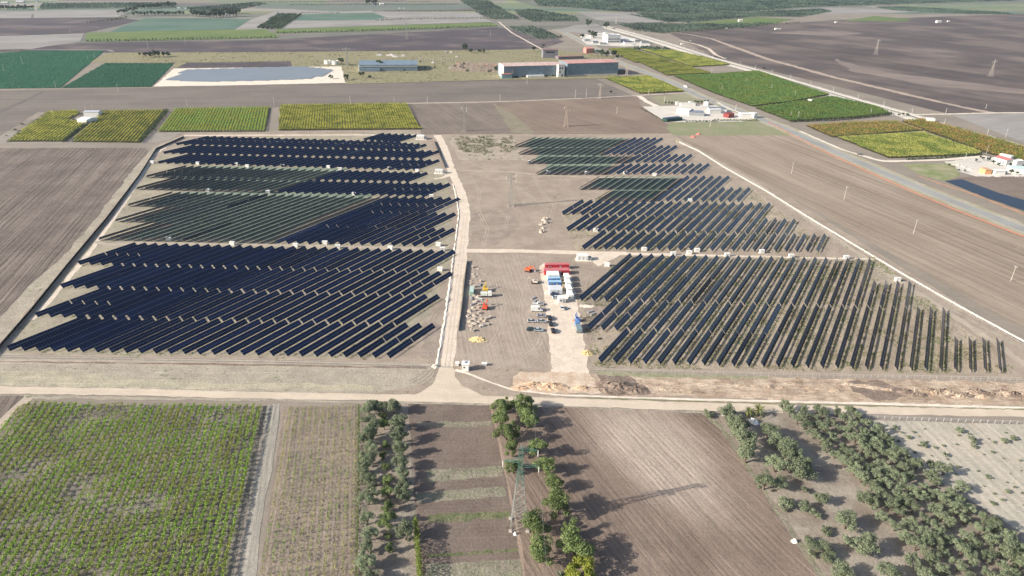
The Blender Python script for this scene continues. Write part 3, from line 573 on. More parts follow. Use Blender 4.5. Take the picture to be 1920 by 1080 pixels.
# ------------------------------------------------------------------ vineyards
vg_near=leaf('vine_leaf_green',(.15,.26,.04),(.28,.38,.075),(.29,.32,.08),patch=9)
vg_y=leaf('vine_leaf_yellow',(.34,.34,.07),(.42,.40,.10),(.27,.30,.065),patch=14)
vg_g=leaf('vine_leaf_mid_green',(.15,.23,.05),(.22,.30,.07),(.29,.31,.07),patch=22)
vg_y2=leaf('vine_leaf_olive_yellow',(.20,.215,.055),(.26,.26,.075),(.15,.19,.05),patch=25)
vg_g2=leaf('vine_leaf_fresh_green',(.075,.13,.04),(.10,.165,.05),(.13,.18,.05),patch=30)
vg_r=leaf('vine_leaf_autumn',(.25,.20,.05),(.19,.11,.055),(.15,.18,.04),patch=12)
def rowgrid(poly_px,dpx,sp_,step,jit=.25,rs=NR):
    W=world(poly_px);a,b=G(*dpx[0]),G(*dpx[1]);d=np.array([b[0]-a[0],b[1]-a[1]]);d/=np.linalg.norm(d);q=np.array([-d[1],d[0]])
    W_a=np.array(W);u=W_a@d;v=W_a@q
    U,V=np.meshgrid(np.arange(u.min(),u.max(),step),np.arange(v.min(),v.max(),sp_));U=U.ravel()+rs.normal(0,jit,U.size);V=V.ravel()+rs.normal(0,jit*.6,V.size)
    X=U*d[0]+V*q[0];Y=U*d[1]+V*q[1];k=inpolyv(X,Y,W);return X[k],Y[k]
# foreground tendone vineyard: grid of shoots on wires
VP=[px(-300,1150),px(-20,832),px(48,760),px(490,765),px(424,1100),px(400,1250),px(-300,1250)]
dv=((488,770),(420,1080))
X1,Y1=rowgrid(VP,dv,2.35,.42,.12);a,b=G(*dv[0]),G(*dv[1]);d=(b[0]-a[0],b[1]-a[1]);l=math.hypot(*d);d=(d[0]/l,d[1]/l)
W=world(VP);q=(-d[1],d[0]);Wa=np.array(W);uu=Wa@np.array(d);vv=Wa@np.array(q)
U,V=np.meshgrid(np.arange(uu.min(),uu.max(),2.35),np.arange(vv.min(),vv.max(),.5));U=U.ravel()+NR.normal(0,.15,U.size);V=V.ravel()+NR.normal(0,.1,V.size)
X2=U*d[0]+V*q[0];Y2=U*d[1]+V*q[1];k=inpolyv(X2,Y2,W);X2,Y2=X2[k],Y2[k];k=NR.uniform(0,1,len(X2))<.5;X2,Y2=X2[k],Y2[k]
X=np.concatenate([X1,X2]);Y=np.concatenate([Y1,Y2]);dens=vnoise(X,Y,11,4)*.55+vnoise(X,Y,4.5,8)*.45
k=NR.uniform(0,1,len(X))<np.clip((dens-.12)*3.0,.2,1.);X,Y=X[k],Y[k];dens=dens[k]
vn=clumps('vineyard',X,Y,2.0,.58,12,.40,vg_near,'green vineyard canopy filling the lower left corner','vineyard',zlo=.78,upb=.8)
# posts and trunks of the near vineyard
mb=MB();X3,Y3=rowgrid(VP,dv,2.35,2.35,.05)
for x,y in zip(X3,Y3): mb.box(x-.04,x+.04,y-.04,y+.04,0,1.75)
props(mb.build('vine_trunk',plain('vine_wood',(.12,.09,.07)),vn),kind='stuff')
YV=[px(534,766),px(668,764),px(664,1240),px(500,1240),px(490,1080)]
X,Y=rowgrid(YV,((590,765),(552,1080)),2.35,.9,.25);dn=vnoise(X,Y,7,14);k=NR.uniform(0,1,len(X))<.5+dn*.6;X,Y=X[k],Y[k]
vn=clumps('vineyard',X,Y,1.7,.55,9,.36,leaf('vine_leaf_sparse',(.16,.18,.06),(.26,.25,.09),(.14,.24,.04),patch=10),'sparse young vineyard with bare soil beside the tree strip','vineyard',zlo=.5)
mb=MB();X3,Y3=rowgrid(YV,((590,765),(552,1080)),2.35,2.2,.04)
for x,y in zip(X3,Y3): mb.box(x-.035,x+.035,y-.035,y+.035,0,1.7)
props(mb.build('vine_stake',plain('weathered_stake',(.36,.30,.24)),vn),kind='stuff')
def vineyard(poly,dpx,mat,label,sp_=2.5,step=1.1,h=2.,k=12,size=.75,r=1.1,amp=.2,zlo=.72,hedge=True):
    W=world(poly)
    X,Y=rowgrid(poly,dpx,sp_,step,.2)
    o=clumps('vineyard',X,Y,h,r,k,size,mat,label,'vineyard',zlo=zlo,upb=.7)
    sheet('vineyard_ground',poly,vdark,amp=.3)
    return o
vineyard([px(15,266),px(92,211),px(143,208),px(150,213),px(128,226),px(165,232),px(120,266)],((40,250),(100,212)),vg_y,'yellow vineyard at the far left, left of the white farm shed',step=1.,k=14,size=.6,sp_=3.,r=.9)
vineyard([px(134,267),px(195,209),px(311,207),px(262,268)],((200,262),(255,208)),vg_y,'yellow-green vineyard right of the white farm shed',step=1.,k=14,size=.6,sp_=3.,r=.9)
vineyard([px(298,248),px(328,205),px(507,202),px(497,247)],((400,247),(420,203)),vg_g,'mid green vineyard between two yellow ones behind the rear left block',step=1.,k=14,size=.6,sp_=2.8)
vineyard([px(522,245),px(526,198),px(762,195),px(790,243)],((655,245),(650,196)),vg_y,'large yellow vineyard behind the rear left block',step=1.,k=14,size=.6)
vineyard([px(1134,147),px(1215,143),px(1284,172),px(1200,176)],((1160,148),(1260,170)),vg_y2,'yellow vineyard triangle beside the highway and grey factory',step=1.5,sp_=2.8,k=12,size=.95)
vineyard([px(1140,92),px(1180,91),px(1252,112),px(1257,115),px(1192,118),px(1172,110)],((1150,95),(1240,116)),vg_y2,'yellow-green vineyard behind the highway bend',step=1.8,sp_=3.,k=12,size=.95)
vineyard([px(1200,93),px(1262,95),px(1320,108),px(1370,122),px(1296,126),px(1262,114)],((1210,95),(1300,124)),vg_y2,'yellow-green vineyard between railway and highway',step=1.8,sp_=3.,k=12,size=.95)
vineyard([px(1200,118),px(1262,117),px(1300,128),px(1335,138),px(1250,142)],((1210,119),(1260,140)),vg_y2,'small yellow vineyard above the highway',step=1.6,sp_=2.8,k=12,size=.95)
vineyard([px(1262,143),px(1335,140),px(1420,134),px(1555,178),px(1480,192),px(1410,200),px(1340,176)],((1290,145),(1410,195)),vg_g2,'wide green vineyard between highway and railway',step=1.6,sp_=2.8,k=12,size=.95)
vineyard([px(1415,203),px(1480,194),px(1560,182),px(1640,200),px(1672,214),px(1600,221),px(1482,228)],((1430,204),(1490,226)),vg_g2,'bright green vineyard with dark lower edge near the railway',step=1.4,sp_=2.8,k=12,size=.95)
vineyard([px(1510,236),px(1590,230),px(1680,228),px(1730,245),px(1600,255),px(1560,258)],((1520,240),(1590,256)),vg_r,'reddish brown autumn vineyard beside the highway',step=1.5,sp_=2.8,k=9,size=.7)
vineyard([px(1570,259),px(1730,249),px(1840,286),px(1830,291),px(1665,297)],((1580,260),(1680,296)),vg_y2,'bright yellow vineyard above the farm lane',step=1.2,sp_=2.6,k=14,size=.65)
vineyard([px(1690,228),px(1730,224),px(1830,250),px(1920,276),px(2150,340),px(2150,380),px(1920,305),px(1850,288),px(1735,246)],((1700,230),(1850,285)),vg_r,'mixed yellow and brown vineyard strip along the railway',step=1.4,sp_=2.8,k=9,size=.8)
for poly,lab in (([px(0,100),px(50,96),px(197,95),px(112,165),px(-400,172),px(-400,120)],'dark green crop field at far left'),([px(197,119),px(326,119),px(283,163),px(116,165)],'dark green crop field left of the far solar farm')):
    sheet('crop_ground',poly,crop,amp=.3)
    X,Y=rowgrid(poly,((60,160),(140,100)),3.2,2.6,.5)
    clumps('crop_plants',X,Y,.7,1.6,5,1.3,leaf('teal_crop_leaf',(.03,.11,.065),(.04,.13,.08)),lab,'crop field')
a,b=scatter([px(205,99),px(500,98),px(935,93),px(1150,105),px(1160,147),px(940,150),px(650,158),px(640,130),px(325,128)],5200);k=vnoise(a,b,30,21)*.6+vnoise(a,b,9,22)*.4>.52
k&=~((b<G(960,140)[1])&(np.abs(a-G(1050,140)[0])<95));clumps('scrub',a[k],b[k],1.4,1.6,5,1.1,leaf('tussock_leaf',(.12,.12,.055),(.22,.20,.10),(.07,.09,.045),patch=40),'olive-brown scrub and tussocks of the waste belt around the warehouse','scrub')
# far solar farm
sheet('gravel_yard',[px(288,163),px(326,129),px(640,125),px(648,156),px(560,158),px(420,161)],gravw,amp=.6)
FS=[px(316,152),px(350,133),px(500,129),px(560,127),px(622,133),px(612,139),px(600,143),px(588,148),px(560,150),px(470,153),px(380,155)]
fw=world(FS);mb=MB();uvs=[]
xs=[p[0] for p in fw];ys=[p[1] for p in fw];y=min(ys)
fpan=plain('pale_solar_glass',(.19,.225,.265),rough=.25,spec=.6,var=.1,scale=.02)
while y<max(ys):
    x=min(xs)
    while x<max(xs):
        if inpoly(x+5,y,fw) : mb.add([(x,y,.7),(x+10.2,y,.7),(x+10.2,y+3.6,2.1),(x,y+3.6,2.1)],[(0,1,2,3)])
        x+=10.
    y+=5.2
props(mb.build('solar_array',fpan),'distant pale blue fixed solar array on white gravel','solar panels',kind='stuff')
# ------------------------------------------------------------------ trees
barkm=plain('bark',(.13,.10,.075))
def crown_mesh(name,rs,rx,hz,zc,nb,nl,size,fl=.75):
    u=rs.normal(size=(nb,3));u/=np.linalg.norm(u,axis=1)[:,None];u[:,2]=np.where(u[:,2]<-.55,-u[:,2]*.5,u[:,2])
    rad=rs.uniform(.3,.95,(nb,1));B=u*rad*np.array([rx,rx,hz]);br=rs.uniform(.16,.42,nb)*rx
    i=rs.randint(0,nb,nl);dd=rs.normal(size=(nl,3));dd/=np.linalg.norm(dd,axis=1)[:,None]
    C=B[i]+dd*(br[i]*rs.uniform(.55,1.08,nl))[:,None]*np.array([1,1,fl]);C[:,2]+=zc
    C[:,2]=np.maximum(C[:,2],.25)
    return quads_mesh(name,leafquads(C,rs.uniform(.6,1.25,nl)*size,dd*.9,up=.25,rs=rs))
def trunk_mesh(rs,h,r):
    mb=MB();mb.bar((0,0,0),(rs.uniform(-.2,.2),rs.uniform(-.2,.2),h*.5),r*2,r*1.4)
    for j in range(4):
        a=j*1.6+rs.uniform(0,.8);mb.bar((0,0,h*.4),(math.cos(a)*h*.35,math.sin(a)*h*.35,h*.9),r*1.1,r*.4)
    return mb.mesh('trunk')
KINDS={}
def treekind(k,n,rx,hz,zc,nb,nl,size,mat,th,tr):
    KINDS[k]=[]
    for j in range(n):
        rs=np.random.RandomState(hash(k)%1000 if False else (sum(map(ord,k))*7+j));c=crown_mesh('crown',rs,rx*rs.uniform(.9,1.1),hz,zc,nb,nl,size);c.materials.append(mat);t=trunk_mesh(rs,th,tr);t.materials.append(barkm);KINDS[k].append((c,t))
olv=leaf('olive_leaf',(.10,.125,.075),(.20,.225,.15));olv2=leaf('broadleaf_green',(.075,.11,.04),(.165,.20,.085));ylw=leaf('yellow_green_leaf',(.12,.15,.025),(.22,.23,.045));drk=leaf('dark_leaf',(.03,.05,.03),(.06,.085,.05));palm=leaf('palm_leaf',(.10,.12,.04),(.19,.19,.08))
# unit trees: crown radius 1, scaled per tree
treekind('olive',7,1.,.85,.95,22,5200,.095,olv,.9,.07)
treekind('leafy',6,1.,1.0,1.05,22,5600,.10,olv2,1.0,.07)
treekind('yellow',1,1.,.8,1.0,18,4200,.10,ylw,.8,.06)
treekind('bush',5,1.,.6,.55,11,1100,.17,olv,.4,.05)
treekind('dark',4,1.,.9,1.1,9,420,.30,drk,.9,.07)
treekind('grove',8,1.,.75,.95,18,3200,.115,olv,.9,.07)
def tree(kind,p,r,label,group,name='tree',cat='tree',zf=1.,w=False):
    x,y=p if w else G(*p)
    c,t=rnd.choice(KINDS[kind]);e=empty(name,(x,y,0),label,cat,group,rnd.uniform(0,6.28));s=r;e.scale=(s*rnd.uniform(.85,1.15),s*rnd.uniform(.85,1.15),s*zf*rnd.uniform(.85,1.15))
    link('crown',c,None,e);link('trunk',t,None,e);return e
def crownpos(cx,cy,zc): return G(cx,cy,zc)
def trees(kind,lst,ox,oy,k,label,group,name='tree',cat='tree',zf=1.,zc=1.0,order=None):
    for i,(x,y,w) in enumerate(lst):
        cx,cy=ox+x/k,oy+y/k;r=w/k/2/SC(cy)*(1.16 if kind=='leafy' else 1.2)
        tree(kind,G(cx,cy,zc*r*zf),r,label%nth(i),group,name,cat,zf,w=True)
K=3.1768
L1=[(672,75,95),(745,62,90),(820,68,90),(668,140,80),(690,200,95),(655,255,85),(685,305,85),(668,370,90),(650,425,80),(668,485,85),(690,545,75),(668,610,95),(662,730,95),(672,825,95),(662,900,85),(660,990,115),(668,1075,115)]
L2=[(848,160,100),(850,235,95),(862,320,92),(862,395,92),(868,460,85),(880,525,85),(872,595,90),(888,805,110)]
L3=[(757,125,45),(762,180,60),(770,300,52),(752,365,48),(772,430,50),(790,510,80),(790,580,80),(785,660,82),(785,752,82),(787,840,45),(792,918,60)]
trees('olive',L1,480,740,K,'grey-green olive tree, leftmost column of the tree strip, %s from the road','trees of the strip right of the young vineyard','olive_tree')
trees('olive',L2,480,740,K,'tall olive tree in the right column of the tree strip, %s from the road','trees of the strip right of the young vineyard','olive_tree',zf=1.15)
trees('leafy',L3,480,740,K,'small round tree in the middle of the tree strip, %s from the road','trees of the strip right of the young vineyard')
M1=[(130,68,105),(130,142,112),(163,232,130),(195,325,92),(200,425,95),(320,775,140),(348,935,150)]
M2=[(258,55,112),(283,142,120),(350,318,115),(385,420,120),(435,522,112),(470,650,140),(537,800,92),(565,912,162)]
trees('leafy',M1,900,740,K,'green broadleaf tree in the left line beside the green pylon, %s from the road','trees around the green pylon')
trees('leafy',M2,900,740,K,'green broadleaf tree in the right line beside the harrowed field, %s from the road','trees around the green pylon')
trees('yellow',[(615,1050,170)],900,740,K,'bright yellow-green tree at the bottom edge, %s and only one','yellow-green trees')
trees('bush',[(500,1078,90)],900,740,K,'small yellowish bush left of the bright yellow-green tree (%s)','bushes at the bottom edge','bush','bush')
N1=[(135,95,95),(200,185,130),(180,150,90),(240,262,150),(258,345,130),(388,212,100),(440,270,115),(500,315,120),(530,365,110),(590,432,145),(432,408,110),(365,515,110),(450,520,95),(700,618,80),(855,738,135),(970,888,135),(680,905,110),(740,955,80),(830,1040,130),(1110,1050,125),(600,655,70),(625,860,60),(1110,270,45),(1160,325,85),(1840,940,130),(1905,990,120)]
trees('olive',N1,1320,740,K,'olive tree standing apart left of the large grove, %s in order from the road','loose olives around the large grove','olive_tree')
trees('bush',[(488,640,95),(665,700,70),(735,795,70),(860,860,70),(30,100,60),(600,560,50),(640,930,60),(1850,250,40),(1600,265,55),(1310,285,45),(1795,262,50),(1520,195,50)],1320,740,K,'low scrubby bush near the edge of the olive grove, %s from the road','bushes around the large grove','bush','bush')
# main grove on a loose grid, each tree its own
GV=[px(1465,772),px(1602,776),px(1640,800),px(1690,840),px(1770,895),px(1860,975),px(1910,1020),px(1990,1100),px(2000,1180),px(1740,1180),px(1690,1040),px(1640,970),px(1590,910),px(1530,850),px(1512,815)]
X,Y=rowgrid(GV,((1520,780),(1860,1080)),5.6,4.0,.5,np.random.RandomState(3))
o=np.argsort(Y)[::-1];
for i,j in enumerate(o): tree('grove',(X[j],Y[j]),rnd.uniform(1.9,2.8),'olive tree inside the large dense grove, %s counted from the road'%nth(i),'olive trees of the large grove','olive_tree',w=True,zf=1.05)
print('grove trees',len(X))
# seedling shrubs in the pale field
X,Y=rowgrid([px(1625,800),px(1920,806),px(2050,812),px(2050,1060),px(1925,985),px(1780,900)],((1650,800),(1850,960)),4.6,3.3,.45,np.random.RandomState(9))
kk=np.random.RandomState(5).uniform(0,1,len(X))<.6
for x,y in list(zip(X[kk],Y[kk]))[:260]:
    tree('bush',(x,y),rnd.uniform(.35,.85) if rnd.random()<.9 else 1.2,'small grey-green seedling shrub in the pale field right of the grove','seedling shrubs of the pale field','shrub','shrub',w=True)
# palm by the road
def palm_tree(p,r,label):
    e=empty('palm_tree',(*G(*p),0),label,'palm tree');rs=np.random.RandomState(4);V=[]
    for k_ in range(34):
        a=k_*2.4;el=rs.uniform(-.3,1.1);L=r*rs.uniform(.8,1.1);pr=np.array([0,0,2.6]);side=np.array([-math.sin(a),math.cos(a),0])
        for s in range(5):
            d=np.array([math.cos(a)*math.cos(el),math.sin(a)*math.cos(el),math.sin(el)]);q=pr+d*L/5;w=.28*(1-s/6);V.append([pr-side*w,pr+side*w,q+side*w*.8,q-side*w*.8]);pr=q;el-=.38
    link('crown',quads_mesh('crown',np.array(V)),palm,e);MB().cyl((0,0,0),.3,2.7,8,.2).build('trunk',barkm,e)
palm_tree((1421,779),4.0,'short palm tree beside the dirt road above the white tarpaulin');palm_tree((1403,782),2.8,'smaller palm tree left of the roadside palm')
# mid-distance and far single trees, sorted by place
def ftree(lst,label,group,kind='dark'):
    for i,(x,y,w) in enumerate(sorted(lst)): r=w/2/SC(y);tree(kind,(x,y),r,label%nth(i),group)
ftree([(1090,74,12),(1112,72,16),(1104,66,10),(1103,50,13),(1137,53,14),(1151,56,5),(1018,90,10),(1002,97,11)],'dark tree on the far side near the white office complex, %s from the left','trees near the white offices')
ftree([(1128,105,14),(1138,108,14),(1120,102,12),(1150,107,16),(1112,101,10),(1158,112,10)],'dark broad tree by the highway behind the grey factory, %s from the left','trees behind the grey factory')
ftree([(275,108,11),(283,107,12),(291,108,12),(299,108,12),(307,107,11),(315,106,10),(262,105,6)],'dense dark tree in the clump on the tussock belt, %s from the left','tree clump on the tussock belt')
ftree([(641,122,16),(648,150,12),(652,151,7),(714,131,19),(872,95,14),(883,99,9),(898,99,9),(908,100,9),(870,127,9),(725,128,10),(680,146,14),(693,148,8),(620,148,9),(928,133,8),(797,131,6),(788,118,5),(815,129,5),(763,139,4)],'dark tree or bush near the blue-grey warehouse, %s from the left','trees near the warehouse')
ftree([(362+i*6.3,34-abs(i-6)*.5+rnd.uniform(-1,1),12) for i in range(14)],'tall dark pine in the front row of the far wood, %s from the left','pines of the far wood')
ftree([(400+i*6,26+rnd.uniform(-1,1),11) for i in range(9)],'tall dark pine in the back row of the far wood, %s from the left','pines of the far wood behind')
ftree([(222+i*6.2,28-i*1.45 if i<6 else 17.5-(i-6)*.4,9) for i in range(18)],'dark tree of the upper windbreak at far left, %s from the left','windbreak trees above')
ftree([(252+i*6.5,30-(i%3)*.6,8) for i in range(15)],'dark tree of the lower windbreak at far left, %s from the left','windbreak trees below')
ftree([(687,9,9),(693,9,10),(699,9,10),(705,9,10)],'dark tree beside the far white house, %s from the left','trees by the far white house')
ftree([(2+i*6.,19,8) for i in range(11)],'grey-green tree before the far farm at the top left corner, %s from the left','trees at the top left farm')
ftree([(146,217,7),(154,214,6),(140,228,8),(134,230,6),(41,234,7),(29,245,7),(60,228,4),(12,255,4),(102,209,4),(133,208,4)],'small dark bush along the yellow vineyards by the white shed, %s from the left','bushes by the white shed','bush')
ftree([(1146,176,7),(1245,177,4),(1432,131,6)]+[(1248+i*6.,195.5,6) for i in range(4)]+[(1303+i*6,193.5,6) for i in range(5)],'dark bush around the concrete yard, %s from the left','bushes at the concrete yard')
ftree([(1287+i*6.2,228.5,6) for i in range(10)]+[(1340+i*6,226.5,6) for i in range(14)],'clipped dark bush along the front of the concrete yard, %s from the left','front hedge bushes at the concrete yard','bush')
ftree([(1203+i*4.6,205+i*2.6,5.) for i in range(10)],'dark bush on the left edge of the concrete yard, %s from the back','left hedge bushes at the concrete yard','bush')
ftree([(1779,313,8),(1797,321,6),(1808,323,6),(1830,304,7),(1843,301,8),(1853,303,9),(1862,308,9),(1873,311,8),(1880,309,9),(1893,312,8),(1900,307,7),(1908,309,7),(1895,325,9),(1905,328,8),(1885,326,7),(1918,316,7),(1838,297,6)],'dark tree in the farmyard at the right edge, %s from the left','trees of the right-hand farmyard')
ftree([(1700,218,7),(1692,217,6),(1684,219,7)],'dark bush at the railway crossing, %s from the right','bushes at the railway crossing')
hd=leaf('hedge_leaf',(.035,.05,.028),(.06,.08,.04))
def hedge(pts,wd_,h,label,mat=hd,k=10,size=.5,step=.8,name='hedge'):
    W=world(pts);X=[];Y=[]
    for a,b in zip(W,W[1:]):
        n=max(1,int(math.hypot(b[0]-a[0],b[1]-a[1])/step))
        for j in range(n): X.append(a[0]+(b[0]-a[0])*j/n);Y.append(a[1]+(b[1]-a[1])*j/n)
    return clumps(name,np.array(X),np.array(Y),h,wd_,k,size,mat,label,'hedge',kind=None,zlo=.05)
hedge([px(779,985),px(784,1040),px(789,1110),px(792,1160)],.9,4.2,'tall yellow-green hedge along the right side of the tree strip at the bottom edge',leaf('hedge_leaf_bright',(.08,.11,.025),(.15,.18,.045)),k=40,size=.4,step=.4)
hedge([px(673,762),px(672,900),px(669,1060),px(668,1150)],.45,1.5,'thin green climbing hedge along the left side of the tree strip',leaf('hedge_leaf_mid',(.07,.12,.03),(.14,.18,.06)),k=10,size=.35,step=.4)
hedge([px(262,268),px(290,238),px(314,208)],2.2,2.8,'dark hedge on the right edge of the second yellow vineyard',k=14,size=.9)
hedge([px(120,267),px(143,247),px(166,232)],2.2,2.8,'dark hedge between the two left yellow vineyards',k=14,size=.9)
hedge([px(15,267),px(60,232),px(92,211)],1.2,1.6,'low dark hedge on the left edge of the leftmost yellow vineyard',k=8,size=.8,step=1.5)
hedge([px(1482,229),px(1560,226),px(1620,221),px(1672,215)],3.,3.2,'dark hedge under the bright green vineyard near the railway',k=14,size=1.1,step=1.2)
hedge([px(1440,194),px(1480,193),px(1515,190)],2.,2.,'broken dark hedge between the two green vineyards',k=10,size=1.1,step=2.)
hedge([px(1700,300),px(1770,297),px(1842,290)],1.4,2.2,'dark hedge along the farm lane under the yellow vineyard',k=10,size=1.,step=1.1)
# far olive groves: mass of small crowns, and lines of trees
def grove(poly,sp_,r,mat,label,q=6,h=3.6,dpx=((1000,0),(1200,60))):
    X,Y=rowgrid(poly,dpx,sp_,sp_,sp_*.14)
    return clumps('olive_grove',X,Y,h,r,q,r*1.15,mat,label,'olive grove',zlo=.25,upb=.6)
gl=leaf('grove_leaf',(.045,.075,.055),(.085,.12,.085),(.035,.055,.045),patch=120)
sheet('grove_floor',[px(960,0),px(1060,-14),px(1500,-18),px(2050,-10),px(2000,6),px(1740,8),px(1500,16),px(1440,22),px(1290,26),px(1160,22),px(1060,16),px(1010,14)],grovef,amp=0)
grove([px(1000,-2),px(1060,-14),px(1500,-18),px(2000,-12),px(1900,2),px(1740,6),px(1500,14),px(1440,20),px(1290,26),px(1160,22),px(1060,14),px(1010,12)],11.,4.3,gl,'blue-green far olive groves along the upper right edge',q=5,h=5)
for poly,lab in (([px(1160,47),px(1200,44),px(1290,46),px(1400,45),px(1452,44),px(1400,52),px(1310,57),px(1235,62),px(1190,57)],'grey-green olive grove above the railway'),([px(965,20),px(1000,18),px(1080,32),px(1085,40),px(1000,41),px(975,32)],'dark olive grove in the fork of highway and railway'),([px(950,52),px(1000,50),px(1055,71),px(1010,75),px(985,64)],'olive grove left of the highway behind the dark plain'),
    ([px(862,0),px(915,2),px(975,36),px(925,36),px(900,28),px(880,14)],'olive grove left of the far highway'),([px(486,52),px(520,26),px(565,28),px(530,54)],'olive rows far behind the green strip'),([px(75,18),px(80,7),px(240,6),px(330,6),px(330,14),px(150,16)],'olive trees along the upper left edge'),([px(345,16),px(480,5),px(500,8),px(440,20),px(380,24)],'olive grove behind the far wood'),([px(1190,25),px(1290,27),px(1440,22),px(1540,17),px(1560,22),px(1500,32),px(1420,31),px(1290,43),px(1230,36)],'olive grove beyond the far green field'),([px(1640,14),px(1700,13),px(1860,22),px(1900,27),px(1820,27),px(1680,20)],'olive grove along the far right road'),([px(1170,26),px(1200,30),px(1300,40),px(1250,42)],'thin olive grove beyond the pale field'),([px(1180,90),px(1220,88),px(1262,93),px(1230,95),px(1190,94)],'olive bushes beside the railway behind the vineyards')):
    sheet('grove_floor',poly,grovef,amp=1.)
    grove(poly,9.5,3.1,gl,lab,q=6)
def treeline(pts,label,r=2.6,sp_=6.5,h=4.):
    W=world(pts);X=[];Y=[]
    for a,b in zip(W,W[1:]):
        n=max(1,int(math.hypot(b[0]-a[0],b[1]-a[1])/sp_))
        for j in range(n): X.append(a[0]+(b[0]-a[0])*j/n+rnd.uniform(-1,1));Y.append(a[1]+(b[1]-a[1])*j/n+rnd.uniform(-1.5,1.5))
    clumps('tree_line',np.array(X),np.array(Y),h,r,9,r,hd,label,'tree line',zlo=.2)
for pts,lab in (([px(165,78),px(300,76),px(522,71)],'dark hedge added as tree shadow below the long green strip, left part'),([px(520,63),px(700,58),px(936,50)],'dark hedge added as tree shadow below the long green strip, right part'),([px(705,39),px(800,36),px(905,35),px(1000,38)],'far line of dark trees left of the highway'),([px(568,26),px(640,25)],'short far tree line above the teal field'),([px(480,5),px(640,4),px(720,4),px(810,4)],'far tree line along the top edge'),([px(545,10),px(700,9),px(860,9)],'second far tree line below the top edge'),([px(700,22),px(800,22),px(960,20)],'tree line above the far pale strip'),([px(165,43),px(200,40),px(240,33)],'thin tree line on the far brown field'),([px(1240,63),px(1320,57),px(1440,47),px(1500,43)],'dark edge of trees above the dark plain')): treeline(pts,lab)  # the two green-strip hedges are added to stand for tree shadows
for (x0,y0,x1,y1) in ((484,53,527,28),(492,54,538,28),(501,55,546,27),(510,55,554,27),(520,55,564,27)): treeline([px(x0,y0),px(x1,y1)],'dark orchard row running away behind the green strip, ending near x%d'%x1 if False else 'dark orchard row running away behind the green strip',r=3,sp_=5)
# ------------------------------------------------------------------ buildings
WHITE=plain('white_plaster',(.72,.71,.68),rough=.8,var=.08,scale=.3);WINM=plain('window_glass',(.03,.04,.055),rough=.15,spec=.5);TRIM=plain('white_trim',(.75,.74,.72));GREYM=plain('grey_metal',(.30,.32,.34),rough=.5)
def frame(pl,pr):      # ground px of front-left and front-right -> origin, rotation, width
    a,b=G(*pl),G(*pr);return a,math.atan2(b[1]-a[1],b[0]-a[0]),math.hypot(b[0]-a[0],b[1]-a[1])
def building(name,label,cat,pl,pr,D,h,wall,roof,gable=0.,wins=(),door=None,group=None,over=.25,parapet=False,seams=0):
    a,rz_,L=frame(pl,pr);e=empty(name,(a[0],a[1],0),label,cat,group,rz_)
    w=MB()
    if gable:
        w.add([(0,0,0),(L,0,0),(L,D,0),(0,D,0),(0,0,h),(L,0,h),(L,D,h),(0,D,h),(0,D/2,h+gable),(L,D/2,h+gable)],[(0,1,5,4),(2,3,7,6),(1,2,6,9,5),(3,0,4,8,7)])
        w.build('wall',wall,e)
        o=over;k=gable/(D/2);MB().add([(-o,-o,h-k*o),(L+o,-o,h-k*o),(L+o,D/2,h+gable),(-o,D/2,h+gable),(L+o,D+o,h-k*o),(-o,D+o,h-k*o),(-o,-o,h-k*o+.18),(L+o,-o,h-k*o+.18),(L+o,D/2,h+gable+.18),(-o,D/2,h+gable+.18),(L+o,D+o,h-k*o+.18),(-o,D+o,h-k*o+.18)],
            [(0,1,2,3),(3,2,4,5),(6,7,8,9),(9,8,10,11),(0,1,7,6),(5,4,10,11),(1,2,8,7),(2,4,10,8),(0,3,9,6),(3,5,11,9)]).build('roof',roof,e)
    else:
        w.box(0,L,0,D,0,h).build('wall',wall,e)
        r=MB().box(-over,L+over,-over,D+over,h+.003,h+.22)
        if parapet:
            for q in ((-over,L+over,-over,-over+.3),(-over,L+over,D+over-.3,D+over),(-over,-over+.3,-over+.3,D+over-.3),(L+over-.3,L+over,-over+.3,D+over-.3)): r.box(*q,h+.22,h+.75)
        r.build('roof',roof,e)
    for (x0,x1,z0,z1) in wins:
        f=MB().box(x0-.1,x1+.1,-.06,-.003,z0-.1,z1+.1).build('window',TRIM,e);MB().box(x0,x1,-.09,-.062,z0,z1).build('pane',WINM,f)
    if door:
        d=MB().box(door[0],door[0]+door[1],-.08,-.003,.02,door[2]).build('door',GREYM,e)
    return e,L
def wgrid(L,n,z0,z1,w,m=1.): return [(m+(L-2*m)*(i+.5)/n-w/2,m+(L-2*m)*(i+.5)/n+w/2,z0,z1) for i in range(n)]
fw1=ribbed('blue_grey_cladding',(.155,.21,.265),(.20,.26,.31),2.2);fr1=ribbed('faded_red_roof',(.52,.33,.29),(.62,.50,.45),2.);fr2=ribbed('pink_roof',(.60,.36,.33),(.50,.25,.22),2.)
def bld_at(*a,**k): return building(*a,**k)
e,L=building('factory_hall','long grey-blue factory hall with faded pink roof, left half of the factory','factory',px(945,146),px(1054,143),34,15.5,fw1,fr1,gable=1.2,wins=wgrid(80,7,.4,2.6,6),over=.8)
MB().box(-.9,-.02,0.5,24,0,16.6).build('end_wall',WHITE,e)
MB().box(33,58,-5.,-.1,0,3.).build('loading_canopy',TRIM,e);MB().box(.5,7.,-3,-.1,0,2.6).build('annex',WHITE,e)
for i in range(4): MB().box(12+i*.9,12.4+i*.9,-.6,-.1,0,15).build('pipe',GREYM,e)
e,L=building('factory_hall','long grey-blue factory hall with pink and pale roof, right half of the factory','factory',px(1063,143),px(1158,140),36,17.5,fw1,fr2,gable=1.2,wins=wgrid(74,10,.4,2.2,5),over=.8)
MB().box(1,L-1,-1.6,-.1,0,1.8).build('plinth',concr,e)
